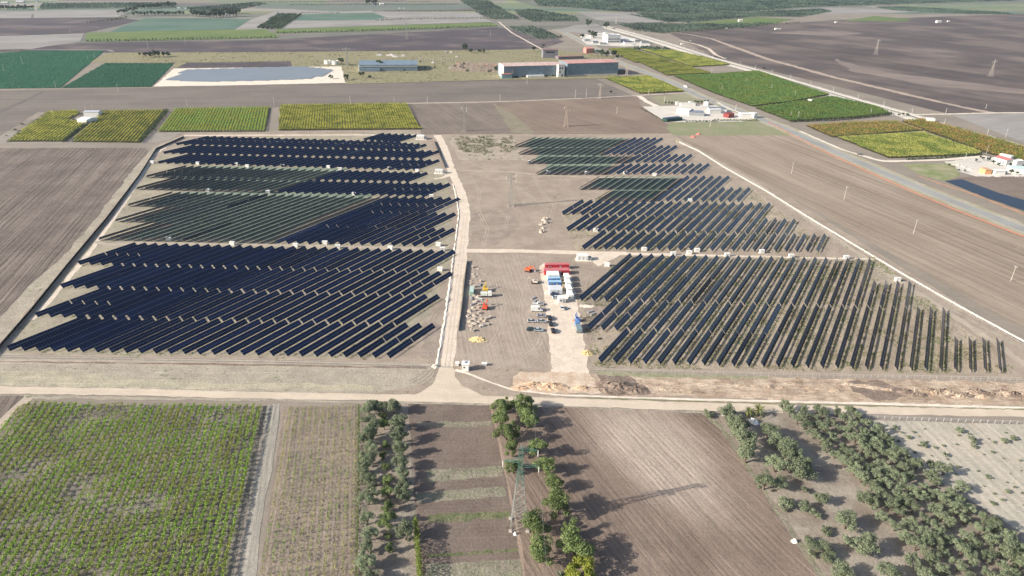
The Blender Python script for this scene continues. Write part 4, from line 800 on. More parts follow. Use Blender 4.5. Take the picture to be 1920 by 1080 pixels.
e,L=building('stair_tower','narrow stair tower with white frame between the two factory halls','tower',px(1046.5,145),px(1058,144.6),7,17,WHITE,fr1,wins=((1.5,3.5,11,13.5),(1.5,3.5,6,8.5),(5,7,11,13.5),(5,7,1,4)))
building('factory_shed','dark open shed right of the factory with white base','shed',px(1158,139),px(1172,138.5),10,6,plain('dark_wall',(.10,.10,.11)),GREYM)
building('factory_annex','small teal and red shed at the left foot of the factory','shed',px(941,148),px(960,147.5),9,6,plain('teal_wall',(.22,.33,.36)),plain('rust_red',(.38,.16,.12)))
e,L=building('concrete_building','dark grey concrete building with open upper floor behind the factory','building',px(1018,109),px(1046,109),16,13,plain('grey_concrete',(.20,.20,.23)),plain('red_brown_roof',(.24,.14,.13)),wins=((4,20,8,11),),over=.6)
building('low_shed','long low dark shed with red-brown roof behind the factory','shed',px(1047,112),px(1094,110.5),14,4.5,plain('violet_grey_wall',(.17,.16,.19)),plain('red_brown_roof2',(.30,.17,.14)))
e,L=building('pink_house','salmon pink house beside the highway','house',px(1099,100),px(1113,99.5),11,8,plain('salmon_wall',(.62,.22,.19)),plain('salmon_roof',(.60,.28,.22)),gable=2,wins=((3,4.5,1.5,3),(8,9.5,1.5,3),(3,4.5,5,6.5),(8,9.5,5,6.5)))
wr=ribbed('blue_grey_roof',(.16,.215,.28),(.20,.26,.32),1.8);ww=ribbed('blue_grey_wall',(.15,.20,.25),(.19,.25,.29),1.8)
e,L=building('warehouse','blue-grey warehouse with pale ridge and dark doorways, alone left of the factory','warehouse',px(674,134),px(783,133.5),50,9,ww,wr,gable=3.,wins=[],over=.6)
MB().box(4,30,-5,-.1,0,4.4).build('canopy',wr,e);MB().box(L-20,L-18,-.2,-.02,0,3).build('door',WINM,e);MB().box(-1.1,-.1,0,38,0,8.).build('end_wall',WHITE,e)
MB().box(0,L,-1.1,-.7,7.2,7.7).build('gutter',TRIM,e)
for i,(x,y) in enumerate(((614.5,120),(629,121))):
    e=empty('water_tank',(*G(x,y),0),'round white open-topped tank, %s of the two by the tussock belt'%('left' if i==0 else 'right'),'tank');r=5.2
    mb=MB();n=20
    for k in range(n):
        a0,a1=2*math.pi*k/n,2*math.pi*(k+1)/n
        p=[(math.cos(a)*q,math.sin(a)*q,z) for q,z in ((r,0),(r,5.5),(r-1.4,5.5),(r-1.4,.3)) for a in (a0,a1)]
        mb.add(p,[(0,1,3,2),(2,3,5,4),(4,5,7,6)])
    mb.build('tank_wall',WHITE,e);MB().cyl((0,0,0),r-1.4,.6,20).build('tank_floor',plain('black_water',(.01,.012,.015),rough=.3),e)
# ruined works: roofless bays
ruin=plain('ruin_wall',(.36,.30,.26),var=.35,scale=.15);rub=plain('rubble',(.50,.46,.42),var=.4,scale=.3)
e=empty('ruined_factory',(*G(846,134),0),'roofless ruined works with broken grey bays and reddish wall tops left of the factory','ruin');r=random.Random(5)
for row in range(5):
    y=row*16
    for i in range(16):
        if r.random()<.8: MB().box(i*5.4,i*5.4+4.9,y,y+.5,0,r.uniform(2,6.2)).build('wall',ruin,e)
    if row<4:
        for i in range(0,17,2): MB().box(i*5.4-.3,i*5.4+.2,y+.5,y+14,0,r.uniform(1.5,5)).build('cross_wall',ruin,e)
rp=plain('rusty_truss',(.42,.22,.18),var=.3)
for i in range(26): x=r.uniform(0,82);y=r.uniform(10,60);MB().bar((x,y,r.uniform(4,6)),(x+r.uniform(-6,6),y+r.uniform(3,10),r.uniform(3,6)),.5).build('roof_beam',rp,e)
e=empty('broken_colonnade',(*G(786,115),0),'row of bare concrete posts standing in the scrub behind the warehouse','ruin')
for i in range(14): MB().box(i*4.4,i*4.4+.6,0,.6,0,r.uniform(3,6)).build('post',rub,e);
MB().box(0,58,1.,1.4,0,1.2).build('wall',ruin,e)
def heap(name,label,cat,p,rx,ry,h,mat,seed,n=26,group=None,kind=None):
    rs=np.random.RandomState(seed);mb=MB();x0,y0=G(*p);nr,na=5,n;V=[(0,0,h)];Fc=[]
    for i in range(1,nr+1):
        for j in range(na):
            a=2*math.pi*j/na;t=i/nr;w=1+rs.normal(0,.13);V.append((math.cos(a)*rx*t*w,math.sin(a)*ry*t*w,0. if i==nr else max(.03,h*(1-t**1.4)*(1+rs.normal(0,.3)))))
    for j in range(na): Fc.append((0,1+j,1+(j+1)%na))
    for i in range(nr-1):
        for j in range(na): a=1+i*na+j;b=1+i*na+(j+1)%na;Fc.append((a,a+na,b+na,b))
    mb.add(V,Fc);o=mb.build(name,mat,None,(x0,y0,0));return props(o,label,cat,group,kind)
for i,(x,y,w) in enumerate(((712,104,9),(733,104,12),(742,107,9),(757,106,7))): heap('rubble_heap','pale rubble heap behind the blue-grey warehouse, %s from the left'%nth(i),'rubble',px(x,y),w*.8,w*.9,2.6,rub,i+3,group='rubble heaps behind the warehouse')
for i,(x,y) in enumerate(((836,99),(846,99),(857,107),(752,128),(812,118),(845,128),(850,131))): heap('rubble_heap','small white rubble heap around the ruined works, %s in size order'%nth(i) if False else 'small pale rubble heap beside the ruined works','rubble',px(x,y),3.6,4.6,2.4,rub,i+13,group='rubble heaps by the ruined works')
# white office complex
e,L=building('office_block','white three-storey office block beside the railway','office',px(1139,81),px(1163,80.5),18,15,WHITE,plain('pale_roof',(.62,.64,.66)),wins=wgrid(28,7,2,4,2.6)+wgrid(28,7,6.6,8.6,2.6),parapet=True)
building('office_block','taller white stair block left of the white office block','office',px(1133,80),px(1139,80),14,18,WHITE,WHITE,wins=((2,3,4,9),))
building('office_wing','low white wing right of the white office block','office',px(1163,79),px(1190,80),24,6,WHITE,plain('pale_roof2',(.66,.66,.66)),wins=wgrid(30,6,1.5,3.5,2.4))
for i,(a,b,y,h,m_) in enumerate(((1091,1104,71,6,WHITE),(1107,1118,72,5,WHITE),(1118,1130,69,6,WHITE),(1096,1106,78,4,GREYM),(1112,1122,82,4,plain('dark_blue_roof',(.06,.07,.13))),(1125,1138,84,3.5,plain('dark_shade_roof',(.09,.09,.11))),(1171,1187,84,5,plain('navy_wall',(.05,.05,.14))),(1190,1203,80,4,plain('dark_vehicle_shed',(.10,.10,.11))),(1203,1218,82,4,plain('dark_shed_roof',(.12,.13,.13))))):
    building('low_hall','%s low hall in the white office compound, %s from the left'%('white' if i<3 else 'dark',nth(i)),'hall',px(a,y),px(b,y),11,h,WHITE if i<3 or i in (6,) else GREYM,m_ if i>2 else WHITE)
sheet('concrete_yard',[px(1088,74),px(1120,62),px(1150,62),px(1215,80),px(1222,86),px(1170,88),px(1100,84)],concr)
for i,(x,y,w) in enumerate(((1203,89,5),(1279,84,4.5),(1389,41,7),(1363,54,3),(1456,56,5),(1462,56,4),(1568,43,4),(1761,43,8),(1779,41,4),(1295,77,2),(1251,26,2.5),(1316,16,2.5),(1276,16,2),(1501,3,3),(703,9,9),(716,10,8),(749,17,3),(757,17,3),(8,8,12),(37,6,14),(66,3,6),(422,29,6),(433,29,6),(335,18,5),(348,18,4))):
    rr=w/SC(y);building('farmhouse','small white farmhouse %s'%(['beside the dark sheds right of the white offices','by the bend of the pale field track','on the far green field','at the edge of the dark plain','left one of the pair on the dark plain','right one of the pair on the dark plain','on the pale streak of the dark plain','large one of the pair far right','small one of the pair far right','among the field tracks','in the olive groves, left one','in the olive groves, right one','in the olive groves, middle one','at the top edge right of the groves','by the dark trees at the top centre','right of the top centre trees','in the far brown field, left','in the far brown field, right','at the far top left corner','at the top left, second','at the top left by the road','in the far wood, left','in the far wood, right','by the windbreak, left','by the windbreak, right'][i]),'farmhouse',px(x-w/2,y),px(x+w/2,y),rr*.7,min(5,rr*.5),WHITE,WHITE,gable=min(1.6,rr*.12),wins=((rr*.2,rr*.2+1,1,2.2),))
# farm shed in the yellow vineyard
e,L=building('farm_shed','white farm shed with pale front roof between the two yellow vineyards','shed',px(146,232),px(164,233.5),13,4.2,WHITE,plain('white_sheet_roof',(.72,.74,.76)),gable=.9)
building('farm_shed','pale blue-grey shed behind the white farm shed','shed',px(158,219),px(186,219),9,4.5,WHITE,plain('bluish_roof',(.42,.46,.50)),gable=.9)
building('farm_house','small grey lean-to right of the white farm shed','shed',px(165,229),px(176,226),5,3,plain('dark_blue_wall',(.10,.11,.16)),GREYM)
# concrete yard complex
building('farm_hall','long white hall with sloping roof in the concrete yard','hall',px(1268,213),px(1291,216),14,4.5,WHITE,plain('white_roof3',(.74,.73,.70)),gable=.8)
building('farm_hall','grey-blue roofed hall in the middle of the concrete yard','hall',px(1293,217),px(1320,218),11,3.8,GREYM,plain('blue_grey_roof4',(.22,.24,.30)))
building('farm_hall','dark grey solar roofed shed at the right of the concrete yard','hall',px(1330,211),px(1362,212),14,3.8,WHITE,plain('slate_roof',(.20,.22,.27)),wins=())
building('farm_hall','thin white canopy in front of the slate roofed shed','canopy',px(1330,213.5),px(1352,213),5,4.5,WHITE,WHITE)
building('farm_hall','long low white wall building along the back of the concrete yard','hall',px(1276,199),px(1304,199),4,3.,WHITE,WHITE)
building('farm_hall','small white cabin by the yard entrance','cabin',px(1319,197),px(1327,198),5,3.5,WHITE,WHITE)
building('farm_hall','pale low cabin at the back hedge of the yard','cabin',px(1268,197),px(1273,197),4,3,WHITE,WHITE)
building('farm_hall','small pale cabin, second along the back hedge of the yard','cabin',px(1292,196.5),px(1298,196.5),4,3,WHITE,WHITE)
building('red_shed','dark red shed at the right corner of the concrete yard','shed',px(1366,221.5),px(1376,219.5),7,4,plain('dark_red_wall',(.22,.04,.04)),plain('dark_red_roof',(.25,.05,.045)))
e=building('green_screen','dark green tarpaulin screen at the front corner of the concrete yard','screen',px(1250,229),px(1279,226),7,3.,plain('dark_green_screen',(.02,.06,.05)),plain('dark_navy_cover',(.03,.05,.09)))
building('white_shed','long white shed beside the highway junction','shed',px(1388,221),px(1412,221),7,4.2,WHITE,plain('white_roof5',(.76,.76,.76)),gable=.6)
building('white_shed','small white kiosk right of the long white highway shed','kiosk',px(1413,222),px(1420,221),6,5,WHITE,WHITE)
# right-hand farm
building('farm_house','farmhouse with long dusty red roof at the right edge','house',px(1862,304),px(1885,311),9,4.5,WHITE,plain('dusty_red_roof',(.42,.16,.16)),gable=1.4)
building('farm_house','white house strip behind the dusty red roof','house',px(1872,297),px(1893,302),4,4,WHITE,WHITE)
building('farm_house','white flat house at the right edge','house',px(1894,309),px(1904,312),7,4,WHITE,WHITE,parapet=True)
building('farm_house','orange-walled small house at the right edge','house',px(1846,327),px(1858,327),7,3.6,plain('orange_wall',(.62,.33,.17)),plain('orange_roof',(.6,.36,.22)))
building('farm_hall','long pale teal roofed hall at the far right edge','hall',px(1896,325),px(1940,328),10,4,WHITE,plain('pale_teal_roof',(.55,.68,.66)))
building('farm_house','white rubble-walled shed left of the orange house','shed',px(1864,328),px(1884,328),6,3,WHITE,WHITE)
building('white_shed','white pump house at the railway crossing','shed',px(1738,229),px(1752,230),7,3.6,WHITE,plain('white_roof6',(.76,.74,.7)))
building('white_shed','small white hut at the end of the green vineyard','shed',px(1514,191),px(1521,192),4,3,WHITE,plain('cream_roof',(.66,.6,.48)))
for i,(x,y) in enumerate(((1786,309),(1795,310),(1806,313),(1905,330),(1870,331),(1820,318))): heap('rubble_heap','pale clutter heap in the right-hand farmyard','rubble',px(x,y),2.6,2.2,1.2,rub,i+40,group='clutter heaps of the right-hand farmyard')
sheet('dark_pond_cover',[px(1771,340),px(1803,337),px(1870,362),px(1920,376),px(2080,420),px(2080,450),px(1920,396),px(1850,372)],plain('black_liner',(.012,.02,.045),rough=.35,var=.2))
# white gatehouse and cabins at the plant gate
e,L=building('gatehouse','white two-part gatehouse cabin at the plant gate','cabin',px(866.5,696),px(879,696.4),2.6,3.,WHITE,plain('white_flat_roof',(.78,.78,.76)),wins=((.5,1.1,1.5,2.2),))
MB().box(0,1.,.9,1.9,3.22,3.9).build('roof_box',WHITE,e);MB().box(1.4,2.5,-.04,-.003,.1,2.).build('door',TRIM,e)
MB().box(-.1,L+.1,2.95,3.15,2.2,2.3).build('fascia',GREYM,e)
building('cabinet','small white cabinet left of the gatehouse','cabinet',px(854.5,686.5),px(860,686.5),1.2,1.2,WHITE,TRIM)
building('cabinet','small white cabinet right of the gatehouse','cabinet',px(904,686.5),px(912,686.5),1.,1.,WHITE,TRIM)
heap('gravel_heap','white gravel heap at the left gate post','gravel',px(816,687),1.5,1.3,.9,gravw,60)
e=empty('entrance_gate',(*G(824,689),0),'low wire gate across the plant entrance','gate')
a=G(824,689);b=G(846,689.5);Lg=math.dist(a,b);e.rotation_euler=(0,0,math.atan2(b[1]-a[1],b[0]-a[0]))
for i in range(5): MB().box(i*Lg/4-.05,i*Lg/4+.05,-.05,.05,0,1.8).build('gate_post',GREYM,e)
for z in (.3,1.7): MB().box(0,Lg,-.02,.02,z,z+.05).build('rail',GREYM,e)
# inverter cabinets
INV=[(286,306),(371.5,308.5),(443,310),(464,313.5),(530,313),(616,315),(638,319),(730.5,318),(782,322),(389.5,359),(502.5,362),(664,366),(809,370),(316.5,451),(436,459.5),(554.5,463),(609.5,458),(633.5,465.5),(732,467.5),(822,461),(829.5,470),(825,507.5),(993,305.5),(1028,325),(1100,326),(1172,326.5),(1227,329.5),(1293.5,378),(1117,434),(1207.5,470),(1262,478.5),(1292,476.5),(1306.5,472),(1363,480.5),(1428,474.5),(1483,483),(1586,485.5),(1682.5,527),(1138,499)]
wm=[None]*3
for i,(x,y) in enumerate(INV):
    e=empty('inverter_cabinet',(*G(x,y),0),'','inverter cabinet','inverter cabinets between the tracker tiers',rnd.uniform(-.15,.15))
    side='left' if x<900 else 'right';row=sorted([q for q in INV if (q[0]<900)==(x<900)],key=lambda q:(-q[1],q[0])).index((x,y))
    e['label']='white inverter cabinet between tracker tiers in the %s half, %s counted from the front'%(side,nth(row))
    if wm[0] is None:
        wm=[MB().box(-1.35,1.35,-.7,.7,.25,1.9).mesh('cabinet'),MB().box(-1.5,1.5,-.85,.85,1.903,2.05).mesh('roof'),MB().box(-1.5,1.5,-1.,1.,0,.247).mesh('plinth')]
    link('cabinet',wm[0],WHITE,e);link('roof',wm[1],TRIM,e);link('plinth',wm[2],rub,e)
def station(p,label,w=7,d=3,h=3.):
    e=empty('transformer_station',(*G(*p),0),label,'transformer station')
    MB().box(-w/2,w/2,0,d,.2,h).build('housing',WHITE,e);MB().box(-w/2-.8,w/2+2,-1.,d+.6,0,.197).build('pad',gravw,e);MB().box(w/2+.3,w/2+2.,.4,d-.4,.2,1.8).build('transformer',GREYM,e)
    MB().box(-w/2-.1,w/2+.1,-.1,d+.1,h+.003,h+.15).build('roof',TRIM,e)
    for k in range(3): MB().box(-w/2+.6+k*2.2,-w/2+1.8+k*2.2,-.05,-.003,.5,2.4).build('door',plain('pale_grey_door',(.45,.46,.47)) if k==0 else bpy.data.materials['pale_grey_door'],e)
station((1092,489),'white transformer station beside the cross road right of the central track',6,3.2)
station((823,326),'white transformer station left of the central track bend',6,3)
station((788,262),'white transformer station at the far end of the central track',7,5,3.4)
# ------------------------------------------------------------------ construction compound
def cont_mat(n,c): return ribbed(n,c,tuple(x*.9 for x in c),.28,rough=.55)
CM={'white':cont_mat('container_white',(.74,.74,.72)),'red':cont_mat('container_red',(.42,.035,.05)),'blue':cont_mat('container_blue',(.05,.16,.42)),'grey':cont_mat('container_grey',(.56,.58,.62)),'green':cont_mat('container_pale_green',(.32,.45,.38))}
RM={'white':plain('container_roof_white',(.76,.76,.75)),'red':plain('container_roof_red',(.52,.16,.17)),'blue':plain('container_roof_blue',(.33,.52,.68)),'grey':plain('container_roof_grey',(.60,.61,.64)),'green':plain('container_roof_green',(.42,.55,.50))}
def container(label,pl,pr,D,col,h=2.6,z=0,win=True,flip=False):
    a,rz_,L=frame(pl,pr);e=empty('site_container',(a[0],a[1],z),label,'container','site containers of the compound',rz_)
    MB().box(0,L,0,D,.12,h).build('body',CM[col],e);MB().box(-.04,L+.04,-.04,D+.04,h+.002,h+.1).build('roof',RM[col],e)
    for x in (0,L-.15):
        for y in (0,D-.15): MB().box(x-.02,x+.17,y-.02,y+.17,0,.118).build('corner_foot',GREYM,e)
    if win:
        w=MB().box(L*.15,L*.15+min(1.2,L*.3),-.05,-.003,1.,2.).build('window',TRIM,e);MB().box(L*.15+.1,L*.15+min(1.1,L*.28),-.07,-.052,1.1,1.9).build('pane',WINM,w)
        MB().box(L*.6,L*.6+min(.9,L*.3),-.05,-.003,.15,2.15).build('door',GREYM,e)
    return e
container('dark red office container, front one of the two at the back of the compound',px(1020.5,516),px(1068,515.5),3.6,'red')
container('dark red office container, rear one of the two at the back of the compound',px(1022,505.5),px(1067,505),2.6,'red',h=2.8)
for i in range(3): container('white container, %s from the left of the three in front of the red ones'%nth(i),px(1026+i*7.7,525),px(1033.2+i*7.7,525),5.6,'white')
container('blue container, rear one of the two in the middle of the compound',px(1028.5,531),px(1050,530.5),2.2,'blue')
container('blue container, front one of the two in the middle of the compound',px(1029.5,538),px(1052,537.5),2.3,'blue')
container('large pale grey container in front of the blue ones',px(1031,553),px(1054,552.5),5.6,'grey')
for i,(yl,xl,xr) in enumerate(((563,1065.3,1075.2),(551.5,1063.2,1072.8),(540.2,1061.4,1070.8),(529.5,1059.6,1068.8))): container('long white container, %s from the front in the right-hand line'%nth(i),px(xl,yl),px(xr,yl-.3),5.7,'white')
container('white cabin with glazed front at the mouth of the compound',px(1047.5,569),px(1060,568.5),3.6,'white')
crate=plain('timber_crate',(.45,.38,.27),var=.3)
for i,(x,y) in enumerate(((1056,527),(1056,533),(1057.5,538),(1058,544))):
    e=empty('timber_crate',(*G(x,y),0),'timber crate in the gap between the containers, %s from the back'%nth(i),'crate','timber crates');MB().box(-.9,.9,-.6,.6,.15,1.3).build('box',crate,e)
    for q in (-.7,0,.6): MB().box(q,q+.12,-.6,.6,0,.148).build('runner',crate,e)
container('pale green skip container in the storage yard',px(880.5,554),px(888,554),6.5,'green',h=1.9,win=False)
# vehicles
TYRE=plain('tyre_rubber',(.02,.02,.02));
def vehicle(kind,label,p,heading,col,cat,L=4.4,Wd=1.8,h=1.45):
    e=empty(kind,(*G(*p),.06),label,cat,'vehicles parked on the site',heading)       # +x is forward
    m=plain('paint_%s'%kind,col,rough=.3,var=.03,spec=.5)
    w=Wd/2
    if kind=='parked_van':
        prof=[(-L/2,.35),(L/2-.1,.35),(L/2,.9),(L/2-.7,1.15),(L/2-1.5,h),(-L/2,h)];cab=None
    elif kind=='pickup_truck':
        prof=[(-L/2,.4),(L/2,.4),(L/2,.95),(L/2-1.1,1.05),(L/2-1.7,h),(L/2-2.9,h),(L/2-3.,1.),(-L/2,1.)]
    else:
        prof=[(-L/2,.35),(L/2,.35),(L/2,.75),(L/2-1.,.9),(-L/2+.2,.95),(-L/2,.7)];cab=[(-L/2+.35,.95),(L/2-1.05,.9),(L/2-1.8,h),(-L/2+1.,h)]
    def pri(pf,w0,w1=None): 
        n=len(pf);w1=w0 if w1 is None else w1;zs=[z for _,z in pf];lo,hi=min(zs),max(zs);ww=[w0+(w1-w0)*(z-lo)/(hi-lo) for z in zs]
        return MB().add([(x,-ww[i],z) for i,(x,z) in enumerate(pf)]+[(x,ww[i],z) for i,(x,z) in enumerate(pf)],[tuple(range(n)),tuple(range(n,2*n))[::-1]]+[(i,n+i,n+(i+1)%n,(i+1)%n) for i in range(n)])
    pri(prof,w).build('body',m,e)
    if kind=='parked_car':
        pri(cab,w-.04,w-.25).build('cabin',WINM,e);MB().box(-L/2+1.05,L/2-1.85,-w+.27,w-.27,h-.01,h+.03).build('roof',m,e)
    else:
        x1=L/2-.68;x2=L/2-1.48;MB().add([(x1+.02,-w+.12,1.2),(x1+.02,w-.12,1.2),(x2+.02,w-.18,h-.08),(x2+.02,-w+.18,h-.08)],[(0,1,2,3)]).build('windscreen',WINM,e) if kind=='parked_van' else MB().box(L/2-2.8,L/2-1.5,-w-.01,w+.01,1.1,h-.12).build('side_window',WINM,e)
        for s in (-1,1):
            if kind=='parked_van': MB().box(L/2-2.2,L/2-1.4,min(s*(w-.005),s*(w+.015)),max(s*(w-.005),s*(w+.015)),1.15,h-.25).build('side_window',WINM,e)
    for x in (-L/2+.85,L/2-.85):
        for s in (-1,1): wh=MB().cyl((0,-.11,0),.34,.22,12,axis='y').build('wheel',TYRE,e,(x,s*(w-.1),.34));MB().cyl((0,-.115,0),.17,.23,8,axis='y').build('rim',GREYM,wh)
    for s in (-1,1): MB().box(L/2-.02,L/2+.02,s*w*.7-.17,s*w*.7+.17,.6,.78).build('headlight',TRIM,e);MB().box(-L/2-.02,-L/2+.02,s*w*.75-.12,s*w*.75+.12,.65,.85).build('tail_light',plain('tail_red',(.4,.02,.02)) if 'tail_red' not in bpy.data.materials else bpy.data.materials['tail_red'],e)
    return e
vehicle('parked_van','white panel van parked left of the gravel pad',px(1006.5,583),.02,(.75,.75,.74),'van',5.6,2.1,2.5)
vehicle('pickup_truck','white and dark pickup just behind the white panel van',px(1009,572),.1,(.55,.54,.52),'pickup',5.2,1.9,1.7)
vehicle('parked_car','black car on the pad, rearmost of the three',px(1030.5,598),1.65,(.015,.013,.014),'car')
vehicle('parked_car','black car on the pad, middle of the three',px(1032.5,609),1.66,(.018,.018,.018),'car')
vehicle('parked_car','dark purple-black car on the pad, frontmost of the three',px(1037,622),1.66,(.022,.012,.02),'car')
vehicle('parked_car','silver car parked beside the pad next to the rearmost black car',px(1015,594),.0,(.38,.38,.42),'car')
vehicle('parked_car','silver car at the left of the middle pair',px(997,604),.0,(.45,.45,.47),'car',4.2)
vehicle('parked_car','light grey car at the right of the middle pair',px(1015.5,604.5),.0,(.40,.41,.42),'car',4.2)
vehicle('parked_car','dark teal estate car in the front group',px(996,619.5),.0,(.03,.05,.05),'car',4.4)
vehicle('parked_car','pale blue-grey car in the front group',px(1009.5,620.5),.0,(.38,.45,.50),'car',4.3)
vehicle('parked_car','small white car in front of the glazed cabin',px(1054,579),1.6,(.7,.7,.7),'car',3.9)
vehicle('parked_car','dark blue car behind the glazed cabin',px(1040,553.5),.1,(.03,.05,.13),'car',4.4)
vehicle('parked_car','white and blue car left of the glazed cabin',px(1043,559.5),.15,(.5,.55,.62),'car',4.2)
vehicle('parked_car','dark car driving on the highway',px(1612,290.5),-.75,(.02,.03,.04),'car',4.4)
vehicle('parked_van','white van at the roadside junction by the concrete yard',px(1286,164),-.6,(.7,.7,.7),'van',5.6,2.1,2.4)
def truck(label,p,heading,cabc,bedc,L=7.5):
    e=empty('lorry',(*G(*p),.06),label,'lorry','vehicles parked on the site',heading)
    MB().box(-L/2,L/2,-.9,.9,.6,.85).build('chassis',GREYM,e);MB().box(L/2-2,L/2,-1.15,1.15,.853,2.7,.08).build('cab',plain('cab_paint',cabc,rough=.35),e);MB().box(L/2-.02,L/2+.03,-.95,.95,1.6,2.4).build('windscreen',WINM,e)
    MB().box(-L/2,L/2-2.2,-1.2,1.2,.853,2.2).build('load_bed',plain('bed_paint',bedc),e)
    for x in (-L/2+.8,-L/2+2,L/2-1):
        for s in (-1,1): MB().cyl((0,-.14,0),.48,.28,12,axis='y').build('wheel',TYRE,e,(x,s*1.,.48))
truck('grey-blue lorry parked on the right edge of the pad',px(1084,618),1.66,(.12,.25,.5),(.20,.26,.29))
truck('white lorry with yellow crane in the storage yard',px(911.5,556),.05,(.72,.74,.72),(.62,.66,.62),5.5)
def excavator(label,p,heading,c,s=1.):
    e=empty('excavator',(*G(*p),.05),label,'excavator','diggers of the building site',heading);e.scale=(s,s,s);m=plain('digger_paint',c,rough=.4)
    for q in (-1,1): MB().box(-1.7,1.7,q*1.-.28,q*1.+.28,0,.75,.12).build('track',TYRE,e)
    MB().box(-1.9,1.,-1.2,1.2,.85,1.9,.08).build('body',m,e);c_=MB().box(.0,1.35,.25,1.15,1.9,2.8,.08).build('cab',m,e);MB().box(.15,1.38,.35,1.05,2.05,2.65).build('cab_window',WINM,c_)
    MB().bar((.9,-.3,1.4),(2.9,-.3,3.9),.42,.32).build('boom',m,e);MB().bar((2.9,-.3,3.9),(4.2,-.3,1.9),.32,.24).build('arm',m,e);MB().box(3.7,4.5,-.75,.15,1.1,1.9,.12).build('bucket',GREYM,e)
excavator('orange-red excavator standing left of the red containers',px(991,509),-.5,(.62,.12,.05))
excavator('pale dusty excavator below the orange-red one',px(1002,531),3.0,(.56,.50,.42),.9)
excavator('yellow excavator in the storage yard',px(910.5,546),1.7,(.62,.42,.06),1.)
excavator('red-orange excavator beside the rubble in the storage yard',px(910,579),1.4,(.62,.09,.04),.95)
excavator('blue and orange machine at the right edge of the pad',px(1083,602),1.9,(.10,.17,.40),.8)
heap('orange_netting','orange netting laid around the blue machine','netting',px(1083,602),2.4,1.3,.35,plain('orange_net',(.62,.27,.14)),70)
excavator('pale excavator in the farm field near the concrete yard',px(1136,163),1.,(.62,.52,.46),1.) if False else None
# heaps, sacks and scrap in the storage yards
galvp=plain('pale_steel',(.55,.56,.57),rough=.5)
sand=plain('yellow_sand',(.58,.46,.24),var=.25,scale=1.5)
heap('sand_heap','yellow sand heap at the bottom of the storage yard','sand',px(897,637),3.9,2.6,.9,sand,1)
heap('sand_heap','yellow sand heap on the right edge of the pad','sand',px(1101,662),2.7,2.4,.7,sand,2)
bag=plain('dusty_bag',(.42,.36,.30),var=.25,scale=2);
for i,(x,y,w) in enumerate(((897,504,1.2),(896,514,1.),(888,514.5,1.4),(890,519,1.5),(883,527,1.3),(883,532,1.4),(891,537,1.3),(896,547,1.1),(896.5,557,1.7),(893,566,2.),(888,577,1.6),(881,584,2.),(879,593,2.),(890,592,1.9),(889,598,1.5),(882,603,1.8),(890,607,1.9),(884,611,1.7),(898,603,1.4),(904,611,2.),(884,551,1.6),(889,553,1.5),(911,515,.8),(902,591,1.))):
    heap('rubble_heap','pale rubble heap in the storage yard, %s from the back'%nth(i),'rubble',px(x,y),w*.9,w*.75,w*.42,bag,80+i,n=10,group='rubble heaps of the storage yard')
pal=plain('pallet_timber',(.50,.43,.36),var=.3)
for i,(x,y) in enumerate(((899,572),(896,578),(902,599),(908,603),(914,609),(889,583))):
    e=empty('pallet_stack',(*G(x,y),0),'stack of pallets in the storage yard, %s from the back'%nth(i),'pallets','pallet stacks of the storage yard',rnd.uniform(-.4,.4))
    for k_ in range(4): MB().box(-.7,.7,-.5,.5,k_*.22+.06,k_*.22+.2).build('pallet',pal,e)
for i,(x,y,w) in enumerate(((1020,413,2.3),(1026,411,1.8),(1015,421,2.2),(1024,418,2.3),(1018,428,1.6),(1015,436,2.),(1020,434,1.2),(1013,432,1.))): heap('rubble_heap','pale rubble heap on open ground below the small pylon, %s in the cluster'%nth(i),'rubble',px(x,y),w*.8,w*.75,w*.75,plain('bone_rubble',(.46,.39,.33),var=.3) if i==0 else bpy.data.materials['bone_rubble'],120+i,n=12,group='rubble heaps on the open ground')
heap('gravel_heap','white gravel patch right of the pad','gravel',px(1101,574),4.,1.7,.35,gravw,133)
heap('manhole_ring','dark ring pit right of the pad beside the front tracker row','pit',px(1125,635),1.1,.9,.35,plain('dark_ring',(.03,.028,.025)),134,n=12)
for i,(x,y,w,h) in enumerate(((1035,725,7,1.1),(1000,722,6,.8),(1090,728,4,.9),(975,728,4,.6))): heap('spoil_heap','orange spoil heap below the pad, %s by size'%nth(i),'earth',px(x,y),w,w*.45,h,soil('orange_spoil2',(.50,.35,.24),(.56,.43,.32),patch=5,grain=.35,streak=0) if i==0 else bpy.data.materials['orange_spoil2'],140+i,group='spoil heaps below the pad')
for i,(x,y,w,h) in enumerate(((1160,728,9,1.6),(1190,732,6,1.2),(1145,722,6,1.2))): heap('soil_heap','dark brown soil heap right of the orange spoil, %s'%['largest','rightmost','leftmost'][i],'earth',px(x,y),w,w*.5,h,darke,150+i,group='dark soil heaps')
r=random.Random(8)
for i in range(26):
    x=1700+i*11;t_=(darke,excav)[i%2] ;heap('earth_mound','ridge of dug earth along the roadside trench at lower right, %s from the left'%nth(i),'earth',px(x,738+r.uniform(-5,7)+(x-1700)*.01),r.uniform(3,5),r.uniform(1.2,2.4),r.uniform(.7,1.5),t_,160+i,n=14,group='dug earth ridges')
for i in range(18): heap('earth_mound','pale spoil mound in the excavated strip, %s from the left'%nth(i),'earth',px(1240+i*25,724+r.uniform(-7,10)),r.uniform(2.5,4.5),r.uniform(.9,1.8),r.uniform(.25,.6),excav,200+i,n=14,group='pale spoil mounds')
r=random.Random(12)
